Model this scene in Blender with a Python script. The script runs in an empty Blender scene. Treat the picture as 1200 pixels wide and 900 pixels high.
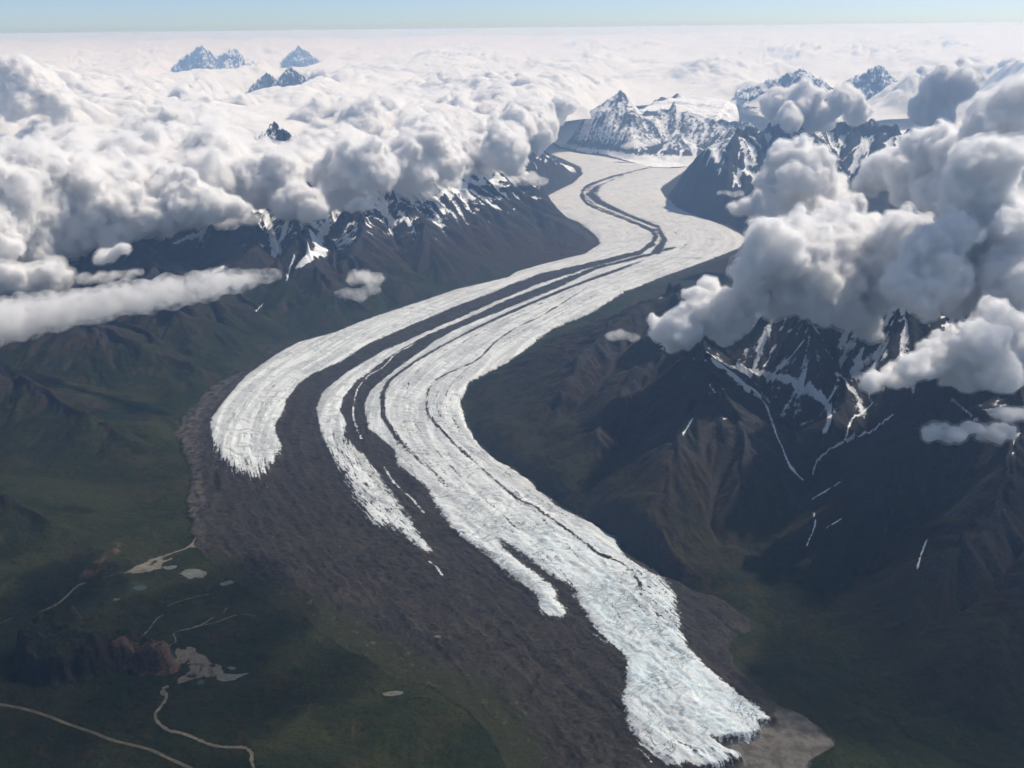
import bpy, math, random, time
import numpy as np
from mathutils import Vector, Matrix
T0 = time.time()
Q = 1.0                      # mesh fineness, 1 = about one vertex per picture pixel
S = bpy.context.scene
COL = S.collection
f32 = np.float32

# ------------------------------------------------------------------ noise
_GT = {}
def _table(seed, kind):
    k_ = (seed, kind)
    if k_ not in _GT:
        if len(_GT) > 60: _GT.clear()
        r_ = np.random.default_rng(seed * 7919 + 13)
        a_ = (r_.random((256, 256)) * 6.2831853).astype(f32)
        _GT[k_] = (np.cos(a_).ravel(), np.sin(a_).ravel()) if kind == 'g' else (r_.random(65536).astype(f32), r_.random(65536).astype(f32))
    return _GT[k_]

def perlin(x, y, seed=0):
    """2D gradient noise, about -1..1"""
    x = np.asarray(x, f32); y = np.asarray(y, f32)
    flx = np.floor(x); fly = np.floor(y)
    fx = x - flx; fy = y - fly
    ix = flx.astype(np.int32); iy = fly.astype(np.int32)
    x0 = ix & 255; x1 = (ix + 1) & 255; y0 = (iy & 255) << 8; y1 = ((iy + 1) & 255) << 8
    tx_, ty_ = _table(seed, 'g')
    u = fx * fx * fx * (fx * (fx * 6 - 15) + 10); v = fy * fy * fy * (fy * (fy * 6 - 15) + 10)
    i = y0 + x0; a = tx_[i] * fx + ty_[i] * fy
    i = y0 + x1; b = tx_[i] * (fx - 1) + ty_[i] * fy
    i = y1 + x0; c = tx_[i] * fx + ty_[i] * (fy - 1)
    i = y1 + x1; d = tx_[i] * (fx - 1) + ty_[i] * (fy - 1)
    a += (b - a) * u; c += (d - c) * u
    return (a + (c - a) * v) * f32(1.45)

def fbm(x, y, octv=4, seed=0, gain=.5, lac=2.03):
    s = 0; a = 1.0; n = 0
    for o in range(octv):
        s = s + perlin(x + o * 17.3, y - o * 9.1, seed + o) * f32(a); n += a
        a *= gain; x = x * lac; y = y * lac
    return s / f32(n)

def ridged(x, y, octv=4, seed=0, gain=.5):
    s = 0; a = 1.0; n = 0
    for o in range(octv):
        s = s + (1 - np.abs(perlin(x + o * 13.7, y + o * 5.3, seed + o)) * 1.3) * f32(a); n += a
        a *= gain; x = x * 2.07; y = y * 2.07
    return s / f32(n)

def worley(x, y, seed=0):
    ix = np.floor(x).astype(np.int32); iy = np.floor(y).astype(np.int32); best = np.full(x.shape, 9., f32); tA, tB = _table(seed, 'h')
    for dx in (-1, 0, 1):
        for dy in (-1, 0, 1):
            cx = ix + dx; cy = iy + dy; q = ((cy & 255) << 8) + (cx & 255)
            px = (cx - x) + tA[q]; py = (cy - y) + tB[q]
            best = np.minimum(best, (px * px + py * py).astype(f32))
    return np.sqrt(best)

def sstep(a, b, v):
    t = np.clip((v - a) / (b - a), 0, 1)
    return t * t * (3 - 2 * t)

def gullies(x, y, gx, gy, freq, octv=5, seed=0):
    """branching gullies that run down the slope (gx, gy)"""
    h = np.zeros_like(x); hx = np.zeros_like(x); hy = np.zeros_like(x); a = .5; f = freq
    for o in range(octv):
        dx = -(gy) + hy; dy = gx - hx                     # across the slope
        X = x * f + o * 7.7; Y = y * f - o * 3.1
        ix = np.floor(X).astype(np.int32); iy = np.floor(Y).astype(np.int32); rX = (X - ix).astype(f32); rY = (Y - iy).astype(f32); tA, tB = _table(seed + o, 'h')
        vs = 0; vx = 0; vy = 0; ws = 1e-6
        for i in (-1, 0, 1):
            for j in (-1, 0, 1):
                q = (((iy + j) & 255) << 8) + ((ix + i) & 255)
                px = rX - i - tA[q]; py = rY - j - tB[q]
                w = np.exp(-2.2 * (px * px + py * py))
                m = (px * dx + py * dy) * f32(6.2831853)
                c = np.cos(m); s_ = -np.sin(m)
                vs = vs + c * w; vx = vx + s_ * dx * w; vy = vy + s_ * dy * w; ws = ws + w
        h = h + vs / ws * f32(a)
        hx = hx + (vx / ws) * f32(a * .9); hy = hy + (vy / ws) * f32(a * .9)
        a *= .5; f *= 2.0
    return h

# ------------------------------------------------------------------ camera
CAM_H = 6500.0
HFOV = math.radians(55); PW, PH = 1200.0, 900.0
FPX = PW / 2 / math.tan(HFOV / 2)
PITCH = math.atan((450 - 33) / FPX); ROLL = math.radians(.65)
_f = np.array([0, math.cos(PITCH), -math.sin(PITCH)]); _u0 = np.array([0, math.sin(PITCH), math.cos(PITCH)]); _r0 = np.array([1., 0, 0])
_r = _r0 * math.cos(ROLL) - _u0 * math.sin(ROLL); _u = _u0 * math.cos(ROLL) + _r0 * math.sin(ROLL)
CAMP = np.array([0, 0, CAM_H])

def ray(px, py):
    return _f + _r * ((px - PW / 2) / FPX) - _u * ((py - PH / 2) / FPX)

def datum(y):                                              # the valley floor rises up-glacier
    return np.clip((np.asarray(y, dtype=float) - 8500) * .012, 0, 900)

def at_z(px, py, z):                                       # where the sight line meets a level
    d = ray(px, py); t = (z - CAM_H) / d[2]
    return CAMP + d * t

def at_dist(px, py, y):                                    # where it meets a distance
    d = ray(px, py)
    return CAMP + d * (y / d[1])

def on_floor(px, py, dz=0):
    z = 0.
    for _ in range(12):
        p = at_z(px, py, z + dz); z = float(datum(p[1]))
    return p

def spline(pts, n=6):
    P = np.array(pts, float); out = []
    for i in range(len(P) - 1):
        p0 = P[max(i - 1, 0)]; p1 = P[i]; p2 = P[i + 1]; p3 = P[min(i + 2, len(P) - 1)]
        for k in range(n):
            t = k / n
            out.append(.5 * (2 * p1 + (p2 - p0) * t + (2 * p0 - 5 * p1 + 4 * p2 - p3) * t * t + (3 * p1 - p0 - 3 * p2 + p3) * t ** 3))
    out.append(P[-1]); return np.array(out)

def floor_line(pxs, n=5, dz=0):
    return np.array([on_floor(a, b, dz)[:2] for a, b in spline(pxs, n)])

# ------------------------------------------------------------------ the one ground sheet: rows by distance, columns fanning out
U0 = .74; DU = .00155 / Q
core = np.arange(-U0, U0 + DU, DU)
side = U0 + np.cumsum(.004 * 1.09 ** np.arange(40))
UC = np.concatenate([-side[::-1], core, side])
APEX = 1500.0
ys = [1000.]
while ys[-1] < 5600: ys.append(ys[-1] + 350)
YR0 = len(ys)
while ys[-1] < 62000: ys.append(ys[-1] * (1 + .00165 / Q))
while ys[-1] < 420000: ys.append(ys[-1] * 1.012)
YR = np.array(ys); NR, NC = len(YR), len(UC)
GY = np.repeat(YR[:, None], NC, 1); GX = UC[None, :] * (GY + APEX)
print('grid', NR, NC, NR * NC)

def to_grid(x, y):
    r = np.interp(y, YR, np.arange(NR)); c = np.interp(np.asarray(x) / (np.asarray(y) + APEX), UC, np.arange(NC))
    return r, c

def raster(poly_xy):
    """1 inside a world polygon, on the sheet's own rows and columns"""
    r, c = to_grid(poly_xy[:, 0], poly_xy[:, 1]); out = np.zeros((NR, NC), bool)
    cols = np.arange(NC); n = len(r)
    for i in range(n):
        r0, c0, r1, c1 = r[i], c[i], r[(i + 1) % n], c[(i + 1) % n]
        if r0 == r1: continue
        if r0 > r1: r0, c0, r1, c1 = r1, c1, r0, c0
        a, b = int(math.ceil(r0)), int(math.ceil(r1))
        for k in range(max(a, 0), min(b, NR)):
            cx = c0 + (k - r0) / (r1 - r0) * (c1 - c0)
            out[k, :max(0, int(math.ceil(cx)))] ^= True
    return out.astype(f32)

def blur(a, n, it=2):
    n = max(1, int(round(n * Q)))
    for _ in range(it):
        for ax in (0, 1):
            p = [(0, 0), (0, 0)]; p[ax] = (n + 1, n)
            c = np.cumsum(np.pad(a, p, mode='edge'), axis=ax, dtype=np.float64)
            w = 2 * n + 1
            a = ((c[w:] - c[:-w]) if ax == 0 else (c[:, w:] - c[:, :-w])).astype(f32) / w
    return a

def line_dist(line_xy, reach, X=None, Y=None):
    """distance (m), along-fraction and signed side to a world polyline, computed only within reach"""
    L = np.asarray(line_xy, float); D = np.full((NR, NC), 1e9, f32); A = np.zeros((NR, NC), f32)
    seg = np.linalg.norm(np.diff(L, axis=0), axis=1); cum = np.concatenate([[0], np.cumsum(seg)])
    for i in range(len(L) - 1):
        (x0, y0), (x1, y1) = L[i], L[i + 1]
        ra = np.searchsorted(YR, min(y0, y1) - reach); rb = np.searchsorted(YR, max(y0, y1) + reach)
        if rb <= ra: continue
        ylo = max(YR[max(ra - 1, 0)], 1000)
        us = [(x + s * reach) / (y + APEX) for x in (x0, x1) for s in (-1, 1) for y in (ylo, YR[min(rb, NR - 1)])]
        ca = np.searchsorted(UC, min(us)); cb = np.searchsorted(UC, max(us))
        if cb <= ca: continue
        gx = GX[ra:rb, ca:cb]; gy = GY[ra:rb, ca:cb]
        ex, ey = x1 - x0, y1 - y0; l2 = ex * ex + ey * ey + 1e-9
        t = np.clip(((gx - x0) * ex + (gy - y0) * ey) / l2, 0, 1)
        d = np.hypot(gx - x0 - t * ex, gy - y0 - t * ey).astype(f32)
        sub = D[ra:rb, ca:cb]; m = d < sub
        sub[m] = d[m]; A[ra:rb, ca:cb][m] = ((cum[i] + t * seg[i]) / cum[-1])[m]
    return D, A

# ------------------------------------------------------------------ outlines on the valley floor (photo readings turned into map positions)
LEFT_EDGE = [(560,150),(600,168),(636,178),(650,190),(672,196),(678,203),(668,215),(640,228),(633,234),(640,248),(662,258),(677,264),(695,277),(701,287),(683,298),(667,302),(607,318),(595,326),(540,337),(493,353),(440,370),(400,387),(350,400),(314,408),(300,430),(255,450),(233,467),(207,500),(210,527),(225,547),(220,590),(224,620),(229,640)]
DEBRIS_FOOT = [(240,655),(262,668),(282,690),(320,712),(360,728),(388,752),(430,775),(452,792),(500,806),(545,832),(575,862),(590,900),(600,930)]
FRONT = [(700,930),(850,930),(947,905),(947,893),(980,873),(940,837),(912,829)]
RIGHT_EDGE = [(872,790),(850,760),(880,740),(868,718),(837,700),(800,690),(770,672),(730,640),(690,612),(660,598),(633,578),(613,559),(583,541),(563,525),(547,500),(540,477),(550,450),(593,428),(617,410),(647,387),(690,370),(733,343),(790,325),(830,310),(868,296),(880,280),(852,265),(812,251),(790,243),(779,233),(772,222),(785,212),(803,200),(818,190),(828,181),(842,174),(860,166)]
NUN_BASE = [(827,181),(807,194),(785,197),(760,196),(727,187),(705,182),(682,180),(655,173),(640,160),(600,150)]
# ice streams
ICE_LOBE = [(560,150),(600,168),(637,178),(655,186),(680,197),(683,205),(672,216),(643,230),(637,236),(643,248),(665,257),(680,263),(698,277),(704,287),(685,300),(667,304),(607,319),(595,328),(540,340),(493,356),(440,373),(400,390),(350,404),(318,423),(290,443),(267,470),(248,497),(247,513),(257,540),(272,556),(290,563),(300,566),(313,560),(332,530),(325,515),(322,503),(332,490),(336,473),(350,455),(366,443),(400,428),(433,407),(500,377),(567,350),(633,324),(700,309),(750,297),(766,284),(762,273),(732,260),(693,244),(682,232),(690,219),(716,209),(747,202),(763,197),(727,189),(705,184),(682,182),(655,175),(636,160),(600,148)]
ICE_THIN = [(763,199),(748,205),(718,213),(697,221),(687,231),(698,241),(735,257),(768,270),(775,284),(762,300),(700,315),(650,333),(583,360),(533,383),(487,403),(450,427),(417,453),(403,470),(399,487),(406,500),(404,517),(427,540),(460,583),(478,612),(507,651),(503,655),(465,628),(440,622),(415,590),(402,560),(394,549),(378,515),(371,485),(378,465),(400,446),(418,434),(450,415),(517,385),(563,365),(633,335),(700,314),(752,301),(770,285),(767,272),(735,259),(696,243),(684,231),(694,220),(716,211)]
ICE_MID = [(770,301),(700,319),(653,341),(587,368),(540,388),(510,404),(477,428),(450,448),(433,464),(427,481),(433,508),(463,531),(467,551),(500,575),(513,600),(530,623),(543,638),(567,651),(587,671),(613,691),(630,704),(633,722),(642,730),(663,729),(664,723),(650,710),(653,699),(640,687),(617,673),(590,650),(577,633),(563,620),(543,600),(528,592),(512,567),(490,548),(463,521),(446,495),(445,467),(456,449),(484,429),(530,403),(590,372),(660,342),(720,320),(772,303)]
ICE_MAIN = [(763,198),(785,199),(806,196),(830,181),(840,175),(860,166),(845,176),(820,192),(804,202),(787,214),(775,224),(783,236),(793,245),(812,253),(850,267),(876,281),(864,294),(830,307),(790,322),(733,343),(690,370),(647,387),(617,410),(593,428),(550,450),(540,477),(547,500),(563,527),(583,543),(613,560),(633,580),(657,600),(690,615),(720,633),(733,660),(777,683),(790,703),(797,733),(800,752),(807,767),(830,793),(867,823),(887,837),(909,850),(886,850),(889,862),(877,873),(860,870),(843,874),(822,871),(818,873),(838,879),(868,890),(872,896),(830,905),(790,905),(764,897),(750,883),(737,860),(730,827),(733,813),(735,787),(730,773),(703,753),(690,730),(677,710),(673,697),(633,672),(613,656),(600,646),(573,629),(557,609),(543,600),(533,592),(517,566),(494,546),(468,519),(451,492),(451,467),(461,450),(488,430),(533,404),(594,374),(664,344),(724,322),(774,302),(782,285),(772,268),(736,254),(706,238),(697,229),(706,218),(722,211),(748,206)]

def poly(pxs): return np.array([on_floor(a, b)[:2] for a, b in pxs])
G_ALL = raster(poly(LEFT_EDGE + DEBRIS_FOOT + FRONT + RIGHT_EDGE + NUN_BASE))
M_LOBE, M_THIN, M_MID, M_MAIN = (raster(poly(p)) for p in (ICE_LOBE, ICE_THIN, ICE_MID, ICE_MAIN))
GRAVEL_FAN = raster(poly([(912,829),(940,837),(980,873),(947,893),(947,905),(850,930),(800,912),(872,897),(868,888),(835,876),(890,866),(890,852),(915,850),(905,842)]))
print('masks', time.time() - T0)

# ------------------------------------------------------------------ ridges: (group, [(px, py, height)], half width, power)
def zpt(px, py, z):
    p = at_z(px, py, z); return (p[0], p[1], z)
def zd(px, py, km):
    return (px, py, float(at_dist(px, py, km * 1000)[2]))
RIDGES = [
 ('foothill', [(-260,360,1500),(-60,335,1450),(110,384,1000),(213,430,430),(262,456,60)], 2300, 1.15),
 ('foothill', [(60,320,1400),(213,370,900),(318,417,150)], 1900, 1.15),
 ('foothill', [(-300,440,1450),(-150,425,1300),(0,440,900),(130,500,430),(200,535,120)], 2300, 1.2),
 ('foothill', [(-300,560,1000),(-150,560,760),(0,590,420),(110,640,110)], 1900, 1.3),
 ('foothill', [(-300,700,500),(-120,690,350),(0,690,120)], 1400, 1.3),
 ('snow_streaked_range', [(-400,235,2100),(-100,245,2100),(100,235,2200),(250,222,2300),(330,232,2050),(430,210,2350),(505,205,2250),(560,200,2150),(640,182,1800)], 4200, 1.25),
 ('snow_streaked_range', [(640,184,1700),(662,192,1000),(679,203,500)], 1700, 1.15),
 ('snow_streaked_range', [(505,205,2250),(545,222,1800),(620,245,1050),(700,284,380)], 3000, 1.2),
 ('snow_streaked_range', [(430,210,2350),(425,250,1750),(415,300,1150),(430,352,420)], 2600, 1.2),
 ('snow_streaked_range', [(460,235,1900),(500,275,1300),(540,320,450)], 2200, 1.2),
 ('snow_streaked_range', [(250,222,2300),(300,285,1400),(330,330,850),(350,385,250)], 2400, 1.2),
 ('snow_streaked_range', [(330,232,2050),(360,300,1300),(385,345,700)], 1900, 1.2),
 ('snow_streaked_range', [(100,235,2200),(160,300,1500),(240,345,1000)], 2400, 1.2),
 ('dark_massif', [(640,440,500),(700,400,1000),(780,352,1500),(860,345,1850),(940,338,2250),(1050,362,2150),(1200,370,2200),(1400,360,2200)], 3000, 1.2),
 ('dark_massif', [(600,452,330),(650,430,680),(705,398,1100),(780,352,1500)], 2600, 1.05),
 ('dark_massif', [(705,398,1100),(650,470,640),(600,520,260)], 1900, 1.1),
 ('dark_massif', [(780,352,1500),(830,420,1640),(850,478,1300),(876,525,950),(910,570,620),(935,602,380)], 2100, 1.1),
 ('dark_massif', [(800,380,1600),(740,450,1000),(690,520,600),(650,560,220)], 1800, 1.15),
 ('dark_massif', [(838,440,1560),(790,520,1000),(770,590,600),(790,650,180)], 1500, 1.15),
 ('dark_massif', [(862,500,1150),(850,570,700),(845,640,260)], 1100, 1.15),
 ('dark_massif', [(940,338,2250),(955,400,1800),(985,450,1250),(975,500,900),(965,540,650)], 1500, 1.15),
 ('brown_mountain', [(1400,420,2100),(1200,470,1800),(1100,500,1450),(1040,560,950),(1000,610,600),(975,660,250)], 2300, 1.15),
 ('brown_mountain', [(1200,470,1800),(1180,560,1250),(1130,640,800),(1085,700,420),(1060,760,120)], 1700, 1.15),
 ('brown_mountain', [(1400,520,1700),(1270,620,1100),(1210,720,600),(1180,800,200)], 1900, 1.2),
 ('snowy_mountain', [(776,230,480),(800,203,1550),(835,178,2350),(860,163,2750),(900,156,2900),(960,150,2800),(1050,160,2600),(1200,165,2500)], 3600, 1.1),
 ('snowy_mountain', [(860,163,2750),(850,205,1700),(846,245,700)], 2200, 1.1),
 ('snowy_mountain', [(910,157,2900),(920,210,1800),(915,260,800)], 2400, 1.15),
 ('nunatak', [zd(644,176,50.2), zd(655,168,50.6), zd(668,157,51), zd(690,140,51.4), zd(712,120,52), zd(726,111,52.2)], 3000, 1.0),
 ('nunatak', [zd(726,111,52.2), zd(738,137,51), zd(760,136,51.5), zd(776,131,52), zd(791,126,52), zd(806,133,51.5), zd(820,140,51), zd(850,146,50), zd(880,150,49)], 2600, 1.0),
 ('nunatak', [zd(738,137,51), zd(745,160,49.5), zd(738,184,48)], 1900, 1.0),
 ('nunatak', [zd(774,172,48.5), zd(794,164,49), zd(810,170,48.5), zd(826,180,47.3)], 1900, 1.05),
 ('nunatak', [zd(690,140,51.4), zd(700,160,49.8), zd(702,178,48.8)], 1700, 1.0),
 ('nunatak', [zd(668,157,51), zd(674,170,49.9), zd(680,178,49.2)], 1300, 1.0),
 ('nunatak', [zd(770,119,57), zd(792,115.5,57), zd(830,119,57), zd(845,127,57)], 2000, 1.0),
]
SEG = []
GROUPS = []
for g, pts, W, pw in RIDGES:
    if g not in GROUPS: GROUPS.append(g)
    w = [zpt(*p) for p in pts]
    for a, b in zip(w[:-1], w[1:]): SEG.append((GROUPS.index(g), a, b, W, pw))

def ridge_field(x, y, want_group=False):
    wx = x + fbm(x / 1900, y / 1900, 3, 11) * f32(330); wy = y + fbm(x / 1900 + 40, y / 1900, 3, 12) * f32(330)
    acc = np.zeros(x.shape, f32); best = np.zeros(x.shape, f32); gi = np.full(x.shape, -1, np.int8)
    for g, a, b, W, pw in SEG:
        lo = min(a[1], b[1]) - W - 500; hi = max(a[1], b[1]) + W + 500
        if x.ndim == 2:
            ra = np.searchsorted(YR, lo); rb = np.searchsorted(YR, hi)
            us = [(v[0] + s * (W + 500)) / (q + APEX) for v in (a, b) for s in (-1, 1) for q in (max(lo, 1000), hi)]
            ca = np.searchsorted(UC, min(us)); cb = np.searchsorted(UC, max(us))
            sl = (slice(ra, rb), slice(ca, cb))
            if rb <= ra or cb <= ca: continue
        else:
            sl = slice(None)
        X = wx[sl]; Y = wy[sl]
        ex, ey = b[0] - a[0], b[1] - a[1]; l2 = ex * ex + ey * ey + 1e-9
        t = np.clip(((X - a[0]) * ex + (Y - a[1]) * ey) / l2, 0, 1)
        d = np.sqrt((X - a[0] - t * ex) ** 2 + (Y - a[1] - t * ey) ** 2 + 90. ** 2) - 90.
        z = a[2] + (b[2] - a[2]) * t - datum(a[1])
        z = np.maximum(z, 30)
        Wl = np.minimum(W, z * 1.5 + 900)
        q = np.clip(1 - d / Wl, 0, 1)
        v = (z * q ** pw).astype(f32)
        acc[sl] += (v / 1000) ** 22
        if want_group:
            m = v > best[sl]; best[sl][m] = v[m]; gi[sl][m] = g
    r = acc ** f32(1 / 22) * 1000
    return (r, gi) if want_group else r

HM, GI = ridge_field(GX, GY, True)
gsoft = blur(G_ALL, 16, 2)
keep = 1 - sstep(.06, .56, blur(G_ALL, 10, 2))
PLT = np.array([at_dist(a, b, d * 1000)[:2] for a, b, d in [(731,116,52.4),(739,131,51.7),(746,137,51.7),(760,136,52),(775,131,52.5),(792,126,52.5),(806,133,52),(820,140,51.5),(850,146,50.6),(868,141,55),(858,130,56),(840,121,56.5),(815,116,57),(792,112,57),(765,110,56),(745,111,54)]])
plt = blur(raster(PLT), 4, 2)
HM = np.maximum(HM, (1500 + np.clip(GY - 51500, 0, 6000) * .105) * sstep(.1, .8, plt))
HM = HM * keep
# slope of the broad shape, for the gullies
def slope_of(H):
    dzr = np.gradient(H, axis=0); dzc = np.gradient(H, axis=1)
    dyr = np.gradient(GY, axis=0); dxc = np.gradient(GX, axis=1); dxr = np.gradient(GX, axis=0)
    sx = dzc / dxc; sy = (dzr - sx * dxr) / dyr
    return sx.astype(f32), sy.astype(f32)
sx, sy = slope_of(blur(HM, 3, 1))
gl = np.hypot(sx, sy) + 1e-4
k = np.minimum(1.0, gl * 2.2) / gl * 1.1
GUL = gullies(GX, GY, sx * k, sy * k, 1 / 1000., 6, 5)
_dm = np.isin(GI, [GROUPS.index('dark_massif'), GROUPS.index('brown_mountain')])
amp = sstep(0, 900, HM) * np.where(_dm, 165, np.where(GI == GROUPS.index('nunatak'), 150, 225)) + sstep(0, 250, HM) * 42
GUL2 = gullies(GX, GY, sx * k, sy * k, 1 / 300., 3, 25)
H = HM + GUL * amp + GUL2 * sstep(250, 900, HM) * 26
H += keep * (fbm(GX / 700, GY / 700, 5, 3) * (18 + sstep(0, 600, HM) * 60))
H += keep * ridged(GX / 420 + GUL, GY / 420, 4, 77) * sstep(200, 1200, HM) * np.where(_dm, 55, np.where(GI == GROUPS.index('nunatak'), 25, 80))
H += keep * (GUL * sstep(0, 1, HM / 160) * 22 + fbm(GX / 330, GY / 330, 4, 18) * 14)
H += keep * (ridged(GX / 1500 + 5, GY / 1500, 4, 58) - .55) * 95 * (1 - sstep(60, 420, HM)) * (GX > 1500) * sstep(.3, 1, keep)
H += keep * fbm(GX / 2600, GY / 2600, 3, 8) * 30 * (1 - sstep(0, 400, HM))
H += keep * fbm(GX / 160, GY / 160, 3, 9) * 7
# country far behind, under the cloud
far = sstep(57500, 63000, GY)
H += far * ridged(GX / 9000, GY / 9000, 4, 21) * 900

# the rocky bluff in the near valley
BL = np.array([at_z(a, b, 210)[:2] for a, b in [(20,752),(32,738),(64,722),(100,728),(128,748),(150,747),(172,753),(199,757),(202,766),(190,772),(165,771),(140,766),(112,776),(60,786),(22,776)]])
bm_ = raster(BL); bl = blur(bm_, 5, 2); blw = blur(bm_, 34, 2)
blj = np.clip(bl + fbm(GX / 110, GY / 110, 3, 51) * .25 * (bl > .02) * (bl < .98), 0, 1)
BLUFF = sstep(.12, .8, blj)
H += BLUFF * (290 + fbm(GX / 330, GY / 330, 4, 52) * 170) + sstep(.03, .7, blw) * 110

# ------------------------------------------------------------------ glacier surface
ice = np.clip(M_LOBE + M_THIN + M_MID + M_MAIN, 0, 1)
# thin dark lines inside the white ice: (line, width m, strength)
LINES = [
 ([(735,312),(690,340),(640,372),(607,388),(580,407),(560,427),(530,441),(513,450),(503,462),(500,483),(507,499),(533,527),(560,552),(590,579),(613,596),(627,602),(653,621),(683,644),(703,657),(733,672),(748,692),(752,712),(762,732),(782,748)], 32, .66),
 ([(763,198),(747,204),(717,211),(691,219),(682,231),(693,245),(733,261),(763,274),(767,284),(750,298),(700,311)], 85, .95),
 ([(793,277),(767,264),(733,253),(707,239),(699,229),(710,217),(737,207)], 95, .5),
 ([(600,400),(575,415),(548,438),(530,455),(522,475),(530,495),(560,530),(600,566),(640,596),(672,618),(700,640)], 14, .5),
 ([(560,395),(520,420),(490,440),(478,462),(485,500),(520,545),(560,585),(600,622),(640,660),(680,705),(710,745)], 15, .5),
 ([(570,420),(530,448),(512,470),(520,500),(560,545),(600,580),(650,632),(700,690),(730,740),(760,790)], 15, .45),
 ([(560,340),(500,362),(440,382),(390,405),(350,430),(320,460),(300,500),(296,530)], 24, .32), ([(480,360),(420,383),(370,408),(330,435),(295,470),(270,505),(272,530)], 22, .28),
 ([(690,232),(668,246),(688,262),(718,276),(722,288),(690,303),(640,318)], 60, .22), ([(720,232),(760,250),(800,268),(820,285),(790,305),(740,325),(690,345)], 70, .25), ([(745,214),(740,228),(780,245),(820,260),(845,275)], 60, .22),
 ([(640,236),(652,250),(690,268),(708,286),(690,298),(610,322),(540,345),(470,370),(400,396),(340,420),(285,462)], 26, .34),
 ([(700,222),(705,238),(745,256),(790,276),(805,288),(780,306),(700,335),(640,362),(590,386),(545,412)], 55, .34),
 ([(740,222),(735,236),(765,250),(812,270),(835,285),(815,305),(740,335),(680,362),(630,388),(590,412)], 50, .30),
 ([(640,372),(590,400),(560,420),(540,450),(528,480),(545,520),(590,560),(640,600),(690,650),(735,700),(770,750),(800,800)], 13, .42),
 ([(500,420),(470,450),(462,480),(490,525),(530,570),(570,606),(610,640),(650,680),(690,725)], 13, .42),
 ([(430,440),(412,462),(408,480),(416,505),(436,540),(466,585),(490,622)], 12, .4), ([(640,345),(560,378),(500,405),(455,432)], 18, .4),
 ([(700,330),(640,358),(590,380),(540,408),(500,424)], 34, .45),
 ([(720,340),(660,368),(600,400),(570,420)], 30, .4),
 ([(800,291),(767,300),(720,312)], 130, .8),
 ([(450,433),(433,444),(421,457),(415,472),(414,490),(420,510),(424,519)], 999, 0),
]
_n = 1 - sstep(12500, 16500, GY); DEB = 1 - (blur(ice, 3.0, 2) * _n + blur(ice, 1.2, 2) * (1 - _n))
for pts, w, s in LINES:
    if s == 0: continue
    D, A = line_dist(floor_line(pts), w * 3)
    ww = w * (.45 + 1.3 * np.clip(fbm(A * 40, A * 0 + w, 3, int(w)) + .5, 0, 1))
    DEB = np.maximum(DEB, s * np.exp(-(D / ww) ** 2) * 1.15 * sstep(0, .25, A) * (1 - .7 * sstep(.9, 1, A)) * np.clip(.95 + fbm(A * 25 + w, A * 0, 2, int(w) + 3) * .9, .45, 1.15))
# slivers of clean ice inside the dark bands
for pts, w in [([(487,406),(465,418),(450,433),(433,444),(421,457),(416,472),(414,490),(420,510),(424,519)], 16),
               ([(450,551),(462,570),(477,583),(490,597),(497,606)], 17), ([(503,663),(512,670),(518,679)], 12), ([(700,300),(650,322),(600,345),(560,362)], 0.)]:
    if w == 0: continue
    D, A = line_dist(floor_line(pts), w * 4)
    DEB = np.minimum(DEB, 1 - 1.2 * np.exp(-(D / w) ** 2) * np.clip(.75 + fbm(GX / 90, GY / 90, 2, 14) * .9, 0, 1))
# ragged foot of the thin stream and of the lobe: ice and debris mixed
PATCHY = blur(raster(poly([(378,500),(405,515),(430,545),(462,590),(500,640),(470,640),(440,625),(412,595),(392,555)])), 5, 2)
PATCHY = np.maximum(PATCHY, 1.1 * blur(raster(poly([(244,500),(262,525),(285,545),(305,545),(335,520),(336,545),(318,578),(270,582),(243,545)])), 6, 2))
RIGHTD = blur(raster(poly([(735,660),(777,682),(791,703),(798,735),(803,757),(790,752),(765,735),(750,710)])), 4, 2)
PATCHY = np.maximum(PATCHY, .9 * RIGHTD)
PATCHY = np.maximum(PATCHY, .85 * blur(raster(poly([(737,862),(752,872),(800,876),(872,890),(872,902),(760,902)])), 3, 2))
# flow coordinates
CL = floor_line([(640,172),(680,192),(690,215),(712,237),(765,262),(785,285),(740,310),(650,342),(560,384),(490,430),(445,480),(455,535),(520,600),(620,680),(720,770),(800,840),(870,890),(930,930)], 6)
FD, FA = line_dist(CL, 9000)
cl_len = np.sum(np.linalg.norm(np.diff(CL, axis=0), axis=1))
FS = FA * cl_len
# side of the centreline
tx = np.gradient(CL[:, 0]); ty = np.gradient(CL[:, 1])
ii = np.clip((np.interp(FA, np.concatenate([[0], np.cumsum(np.linalg.norm(np.diff(CL, axis=0), axis=1))]) / cl_len, np.arange(len(CL)))), 0, len(CL) - 1).round().astype(int)
sgn = np.sign((GX - CL[ii, 0]) * ty[ii] - (GY - CL[ii, 1]) * tx[ii])
FN = (FD * sgn).astype(f32); FN[FD > 1e8] = 0
_g5 = blur(G_ALL, 5, 2); inside = sstep(.38, .62, _g5 + fbm(GX / 380, GY / 380, 4, 19) * (.42 - .34 * sstep(20000, 34000, GY)) * (_g5 > .01) * (_g5 < .99))
EDGEM = raster(poly([(238,640),(275,655),(320,682),(400,715),(470,760),(505,775),(545,790),(596,816),(628,856),(645,900),(640,1100),(-200,1100),(-200,660),(140,672)]))
EDGEM = blur(EDGEM, 14, 2)
icek = blur(ice, 6, 2)
down = 1 - sstep(11000, 22000, GY)                                    # broken ice towards the snout
wq1 = fbm(GX / 420, GY / 420, 3, 30) * 260; wq2 = fbm(GX / 420 + 9, GY / 420, 3, 29) * 260
ser = ridged((FS + wq1) / 230, (FN + wq2 + FS * .35) / 300, 3, 31) - .55
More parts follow.
